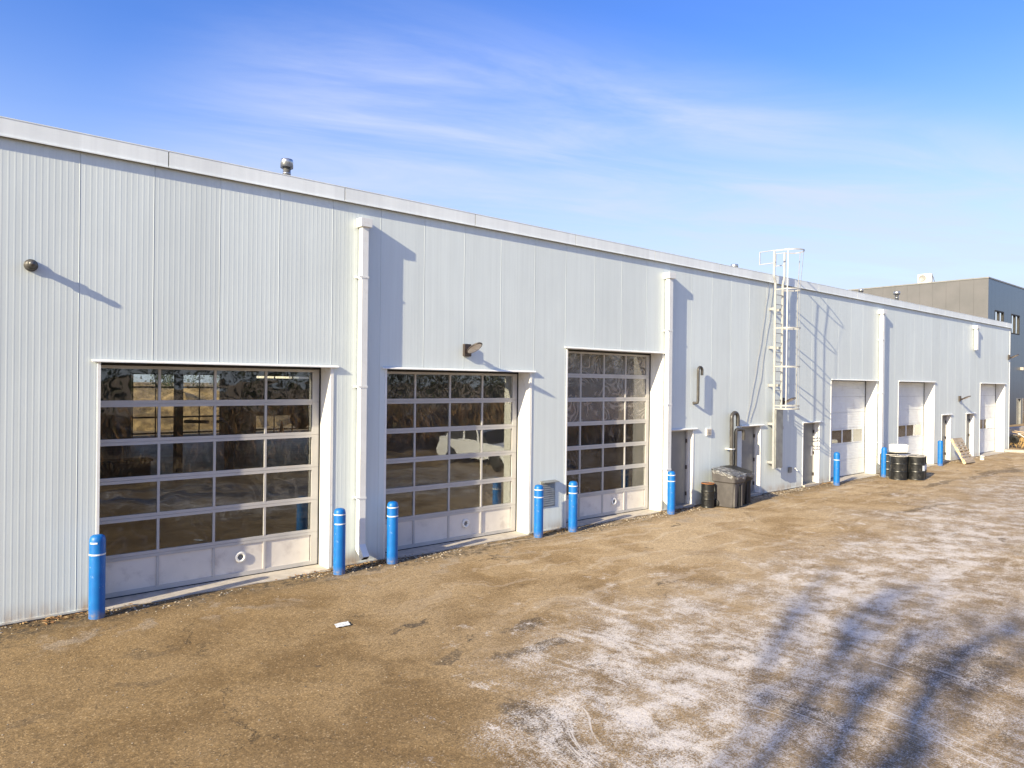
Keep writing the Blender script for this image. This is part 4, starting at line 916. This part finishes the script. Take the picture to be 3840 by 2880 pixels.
# behind the far side: mound, cone, barrel, pale building
mo = MB(); nn = 40; vs = []
for j in range(nn+1):
    for i in range(nn+1):
        x = 4+26*i/nn; y = 38+16*j/nn; e = max(0, 1-((x-15)/11)**2-((y-46)/8)**2)
        vs.append((x, y, -0.05+2.5*e**0.7*(1+0.5*noise.noise((x*0.35, y*0.35, 0)))+0.15*noise.noise((x*1.7, y*1.7, 3))*(1 if e > 0 else 0)))
mo.add(vs, [(j*(nn+1)+i, j*(nn+1)+i+1, (j+1)*(nn+1)+i+1, (j+1)*(nn+1)+i) for j in range(nn) for i in range(nn)], 0, False)
tag(mo.build('dirt_mound', M['soil']), 'brown dirt mound seen through the shop', 'mound', kind='structure')
def lathe_thing(name, label, cat, loc, parts):
    o = thing(name, label, cat, loc)
    for pn, prof, mt_ in parts: MB().lathe(prof, n=24).build(pn, mt_, o)
    return o
orange = paint('cone_orange', (0.75, 0.13, 0.03), 0.5); cyan = paint('barrel_cyan', (0.03, 0.42, 0.58), 0.5)
lathe_thing('traffic_cone', 'orange traffic cone seen through the first glass door', 'traffic cone', (16.9, 29.8, 0.012), (('cone', [(0.16, 0.03), (0.06, 0.9), (0.0, 0.92)], orange), ('cone_base', [(0.24, 0), (0.24, 0.03), (0, 0.03)], orange)))
lathe_thing('traffic_barrel', 'bright cyan traffic barrel seen through the first glass door', 'traffic barrel', (19.0, 62.0, 0.0), (('barrel_body', [(0.62, 0), (0.62, 0.15), (0.5, 0.2), (0.48, 0.9), (0.46, 1.0), (0.42, 2.0), (0.3, 2.1), (0, 2.1)], cyan), ('barrel_stripe', [(0.505, 0.55), (0.495, 0.85)], M['intdark']), ('barrel_stripe', [(0.475, 1.25), (0.455, 1.55)], M['intdark'])))
pb = thing('pale_building', 'distant pale low building with white pilasters seen through the shop', 'building', (42, 70, 0))
MB().box(-8, 26, 0, 14, 0, 4.2).build('wall', M['infill'], pb); MB().box(-8.4, 26.4, -0.4, 14.4, 4.2, 5.4).build('roof', M['galv'], pb)
for q in range(8): MB().box(-7.6+q*4.5, -6.9+q*4.5, -0.3, 0, 0, 4.2).build('pilaster', M['trim'], pb)
tl = MB()
def treeline(mb, x0, x1, y, h, n, seed):
    rr = random.Random(seed)
    for i in range(n):
        x = rr.uniform(x0, x1); yy = y+rr.uniform(-4, 4); hh = h*rr.uniform(0.5, 1.1)
        for _ in range(170):
            a = rr.random()*6.28; z = hh*rr.random()**0.7; r = (1-z/hh*0.7)*hh*0.35*rr.random(); s_ = hh*0.022
            cx, cy = x+r*math.cos(a), yy+r*math.sin(a); b = rr.random()*3.14
            mb.add([(cx-s_*math.cos(b), cy-s_*math.sin(b), z-s_), (cx+s_*math.cos(b), cy+s_*math.sin(b), z-s_*0.5), (cx+s_*0.3, cy, z+s_)], [(0,1,2)])
treeline(tl, -30, 140, 130, 9, 120, 3)
treeline(tl, -30, 90, -62, 9, 160, 4)
tag(tl.build('far_wood', paint('far_trees', (0.06, 0.075, 0.035), 0.9, 0.4, 0.5)), 'far tree belt beyond the fields', 'wood', kind='stuff')
bk_ = MB(); vs = []; nx_, ny_ = 60, 16
for j in range(ny_+1):
    for i in range(nx_+1):
        x = -40+110*i/nx_; y = -11.0-20*j/ny_; vs.append((x, y, 0.01+1.7*min(1, j/8)*(0.8+0.5*noise.noise((x*0.2, y*0.2, 0)))))
bk_.add(vs, [(j*(nx_+1)+i, j*(nx_+1)+i+1, (j+1)*(nx_+1)+i+1, (j+1)*(nx_+1)+i) for j in range(ny_) for i in range(nx_)])
tag(bk_.build('grass_bank', M['soil']), kind='structure')
sb = MB(); rr = random.Random(9)
for _ in range(1100):
    x = rr.uniform(-8, 42); y = rr.uniform(-24, -12.3); hh = rr.uniform(0.5, 1.3); zb = 1.2*min(1, (-y-11)/10)
    if math.hypot(x, y+11.94) < 1.8: continue
    if 14.5 < x < 20.5 and y > -13.6: continue
    for _ in range(26):
        a = rr.random()*6.28; l = hh*rr.uniform(0.4, 1.0); lx, ly = math.cos(a)*l*0.45, math.sin(a)*l*0.45; wv = 0.02; x0, y0 = x+rr.gauss(0, 0.25), y+rr.gauss(0, 0.25)
        sb.add([(x0-wv, y0, zb), (x0+wv, y0, zb), (x0+lx, y0+ly, zb+l), (x0+lx*0.6, y0+ly*0.6+wv, zb+l*0.7)], [(0,1,2,3)], rr.choice((0, 0, 1)))
tag(sb.build('dry_scrub', [paint('scrub_brown', (0.26, 0.15, 0.07), 0.9, 0.4, 2), paint('scrub_green', (0.10, 0.085, 0.035), 0.9, 0.4, 2)]), 'brown winter scrub on the bank behind the viewpoint, mirrored in the door glass', 'scrub', kind='stuff')
# white car inside behind the second glass door
car = thing('parked_car', 'white hatchback parked in the yard, mirrored in the second glass door', 'car', (18.05, -10.12, 0.0), R(86))
prof = [(-2.2, 0.35), (-2.25, 0.75), (-2.1, 1.0), (-1.75, 1.10), (-1.25, 1.52), (-0.6, 1.60), (0.3, 1.52), (1.0, 1.08), (1.9, 0.92), (2.2, 0.75), (2.25, 0.35)]
lower = [(-2.2, 0.30), (-2.25, 0.75), (-2.1, 1.0), (1.0, 1.05), (1.9, 0.92), (2.2, 0.75), (2.25, 0.30)]
def arch(mb, pts_, y0, y1, inset=0.0): mb.prism(pts_, lambda p, d: Vector((p[0], d, p[1])), y0, y1)
full_ = [(-2.2, 0.30)]
for cx in (-1.35, 1.4): full_ += [(cx-0.38, 0.30)]+[(cx-0.38*math.cos(R(a)), 0.33+0.38*math.sin(R(a))) for a in range(0, 181, 20)]+[(cx+0.38, 0.30)]
full_ += [(2.25, 0.30), (2.2, 0.75), (1.9, 0.92), (1.0, 1.05), (-2.1, 1.05), (-2.25, 0.75)]
carpaint = paint('car_white', (0.82, 0.83, 0.84), 0.25, 0.03)
MB().prism(full_, lambda p, d: Vector((p[0], d*(1-0.03*max(0, p[1]-0.6)), p[1])), -0.88, 0.88).build('body', carpaint, car, bevel=0.03)
gh = [(-2.0, 1.04), (-1.3, 1.50), (-0.6, 1.57), (0.3, 1.50), (1.05, 1.04)]
MB().prism([(x*0.97, z-0.01) for x, z in gh], lambda p, d: Vector((p[0], d*(1-0.22*(p[1]-1.0)), p[1])), -0.855, 0.855).build('windows', M['rubber'], car)
MB().prism([(-1.45, 1.50), (-0.6, 1.62), (0.35, 1.55), (0.3, 1.49), (-0.6, 1.555), (-1.35, 1.46)], lambda p, d: Vector((p[0], d, p[1])), -0.76, 0.76).build('roof', carpaint, car)
for px_ in (-1.5, -0.5, 0.35):
    MB().prism([(px_-0.08, 1.05), (px_+0.09, 1.05), (px_+0.0-(0.0 if px_ < 0.3 else 0.0), 1.53), (px_-0.09+(0.1 if px_ < -1 else 0), 1.53)], lambda p, d: Vector((p[0], d*(1-0.20*(p[1]-1.0)), p[1])), -0.866, 0.866).build('pillar', carpaint, car)
for cx in (-1.35, 1.4):
    for s in (-1, 1):
        wo = MB().lathe([(0.2, -0.1), (0.31, -0.1), (0.33, -0.06), (0.33, 0.06), (0.31, 0.1), (0.2, 0.1)], n=30, M=Matrix.Translation((cx, s*0.79, 0.33)) @ Matrix.Rotation(R(90), 4, 'X')).build('wheel', M['rubber'], car)
        MB().lathe([(0, -0.07), (0.05, -0.09), (0.2, -0.075), (0.2, 0.075), (0.05, 0.09), (0, 0.07)], n=20, M=Matrix.Translation((cx, s*0.79, 0.33)) @ Matrix.Rotation(R(90), 4, 'X')).build('rim', M['steel'], wo)
for s in (-1, 1): MB().box(2.1, 2.235, s*0.62-0.14, s*0.62+0.14, 0.66, 0.80).build('headlight', M['lens'], car)

# ------------------------------------------------------------ person inside behind the third door
pr = thing('person', 'person in a grey vest over green sleeves standing behind the tallest glass door', 'person', (14.28, 1.25, 0.012), R(180))
def skin_body(name, verts, edges, radii, mat, root=0, sub=2):
    me = bpy.data.meshes.new(name); me.from_pydata(verts, edges, []); o = bpy.data.objects.new(name, me); col.objects.link(o); o.parent = pr
    s_ = o.modifiers.new('skin', 'SKIN'); s_.use_smooth_shade = True
    for i, r in enumerate(radii): me.skin_vertices[0].data[i].radius = (r, r) if not isinstance(r, tuple) else r
    me.skin_vertices[0].data[root].use_root = True
    u = o.modifiers.new('sub', 'SUBSURF'); u.levels = sub; u.render_levels = sub; me.materials.append(mat)
    # bake the modifiers
    dg = bpy.context.evaluated_depsgraph_get(); me2 = bpy.data.meshes.new_from_object(o.evaluated_get(dg)); o.modifiers.clear(); o.data = me2
    if not me2.materials: me2.materials.append(mat)
    for p in me2.polygons: p.use_smooth = True
    return o
skinm = paint('skin', (0.45, 0.26, 0.18), 0.5, 0.05); green = paint('green_sleeves', (0.10, 0.32, 0.14), 0.8); vest = paint('grey_vest', (0.32, 0.34, 0.37), 0.8); trous = paint('dark_trousers', (0.07, 0.07, 0.09), 0.85)
# body: pelvis, spine, neck, head, arms, legs (facing local +Y)
V = [(0,0,0.98), (0,0,1.12), (0,0,1.30), (0,0.01,1.45), (0,0.02,1.53), (0,0.04,1.60), (0,0.06,1.68), (0,0.05,1.74)]
E_ = [(i, i+1) for i in range(7)]; Rr = [(0.155,0.11), (0.14,0.10), (0.165,0.11), (0.12,0.085), 0.055, 0.065, 0.088, 0.07]
for s in (-1, 1):
    b0 = len(V); V += [(s*0.19,0,1.43), (s*0.27,0.03,1.18), (s*0.26,0.17,0.99), (s*0.25,0.24,0.94)]; E_ += [(3,b0),(b0,b0+1),(b0+1,b0+2),(b0+2,b0+3)]; Rr += [0.06, 0.048, 0.032, 0.035]
    b0 = len(V); V += [(s*0.10,0,0.90), (s*0.11,0.02,0.50), (s*0.11,-0.02,0.09), (s*0.12,0.12,0.04)]; E_ += [(0,b0),(b0,b0+1),(b0+1,b0+2),(b0+2,b0+3)]; Rr += [0.095, 0.062, 0.042, 0.04]
body = skin_body('body', V, E_, Rr, skinm)
for s in (-1, 1):   # fingers
    for k in range(4):
        x0 = s*(0.25+0.018*(k-1.5)); l = (0.07, 0.08, 0.075, 0.06)[k]
        skin_body('finger', [(x0, 0.25, 0.925), (x0, 0.25+l*0.5, 0.905), (x0, 0.25+l*0.7, 0.87)], [(0,1),(1,2)], [0.009, 0.008, 0.007], skinm, sub=1)
    skin_body('thumb', [(s*0.225, 0.23, 0.93), (s*0.20, 0.255, 0.92), (s*0.20, 0.28, 0.905)], [(0,1),(1,2)], [0.011, 0.010, 0.008], skinm, sub=1)
    skin_body('sleeve', [(s*0.17,0,1.44), (s*0.27,0.03,1.18), (s*0.262,0.16,1.01)], [(0,1),(1,2)], [0.072, 0.056, 0.042], green, sub=1)
    skin_body('trouser_leg', [(s*0.09,0,0.96), (s*0.11,0.02,0.50), (s*0.11,-0.02,0.07)], [(0,1),(1,2)], [0.112, 0.076, 0.06], trous, sub=1)
skin_body('vest', [(0,0,0.98), (0,0,1.12), (0,0,1.30), (0,0.005,1.44)], [(0,1),(1,2),(2,3)], [(0.17,0.125), (0.155,0.115), (0.18,0.125), (0.14,0.10)], vest, sub=2)
skin_body('hair', [(0,0.02,1.66), (0,0.01,1.72), (0,0.03,1.77)], [(0,1),(1,2)], [0.075, 0.09, 0.07], M['dark'], sub=2)
for s in (-1, 1):
    MB().lathe([(0, -0.006), (0.008, -0.002), (0.008, 0.002), (0, 0.006)], (s*0.032, 0.135, 1.69), 10).build('eye', M['rubber'], body)
skin_body('nose', [(0, 0.14, 1.70), (0, 0.16, 1.665)], [(0,1)], [0.009, 0.014], skinm, sub=1)

# ------------------------------------------------------------ bare trees behind the camera (they throw the shadows)
bark = paint('bark', (0.10, 0.08, 0.06), 0.9, 0.3, 6)
def stem_tree(loc, label, stems, seed):
    rr = random.Random(seed); o = thing('bare_tree', label, 'tree', loc, 0, 'bare trees beside the yard')
    MB().tube([(0, 0, 0), (0.04, 0.02, 1.5), (0, 0, 3.4)], [0.42, 0.36, 0.34], 14).build('trunk', bark, o)
    cr_ = MB()
    for pts_, r in stems:
        P_ = [Vector((0, 0, 3.0))]+[Vector(p) for p in pts_]; sm = []
        for a, b in zip(P_[:-1], P_[1:]):
            for q in range(4): f = q/4; sm.append(a.lerp(b, f)+Vector((rr.gauss(0, 0.03), rr.gauss(0, 0.03), 0)))
        sm.append(P_[-1]); n = len(sm); cr_.tube(sm, [r*(1-0.62*i/(n-1)) for i in range(n)], 8)
        for i in range(int(n*0.55), n, 2):
            for _ in range(1):
                a = rr.random()*6.28; l = min(rr.uniform(1.0, 2.0), max(0.5, 13.9-sm[i].z)); d = Vector((math.cos(a)*0.75, math.sin(a)*0.75, 1)).normalized()
                e = [sm[i]+d*l*k/4+Vector((rr.gauss(0, 0.03), rr.gauss(0, 0.03), 0.01))*k for k in range(5)]; cr_.tube(e, [0.055*(1-0.75*k/4) for k in range(5)], 5, cap=False)
                for k in (2, 3, 4):
                    for _ in range(2):
                        a2 = rr.random()*6.28; d2 = (d+Vector((math.cos(a2), math.sin(a2), 0.2))*0.6).normalized(); cr_.tube([e[k], e[k]+d2*l*0.3, e[k]+d2*l*0.55+Vector((0, 0, 0.08))], [0.018, 0.012, 0.005], 4, cap=False)
    cr_.build('crown', bark, o)
stem_tree((-19.0, -14.0, 0), 'large bare tree outside the view whose stems throw the two dark shadows', [([(0, 0.15, 6), (0, 0.2, 11.3), (0, 0.27, 13.3)], 0.21), ([(0.1, -0.15, 7), (0, -0.24, 11.4), (0, -0.28, 12.5), (0, -0.5, 13.2), (0, -0.8, 13.8)], 0.20), ([(0, 0.5, 9), (0, 0.76, 12.2), (0, 1.05, 12.75), (0, 1.2, 13.2)], 0.12), ([(0, 0.5, 8), (0, 1.0, 11.3), (0, 1.5, 12.0), (0, 1.9, 12.9)], 0.07), ([(0, -0.3, 10), (0, -0.5, 12.0), (0, -0.9, 13.0), (0, -1.3, 13.9)], 0.07), ([(0, 0.2, 11), (0, 0.6, 13.2)], 0.07)], 5)
stem_tree((-20.5, -15.6, 0), 'second bare tree outside the view with a single leaning stem', [([(0, 0.0, 8), (0.1, -0.1, 12), (0, -0.2, 14.6)], 0.13)], 8)
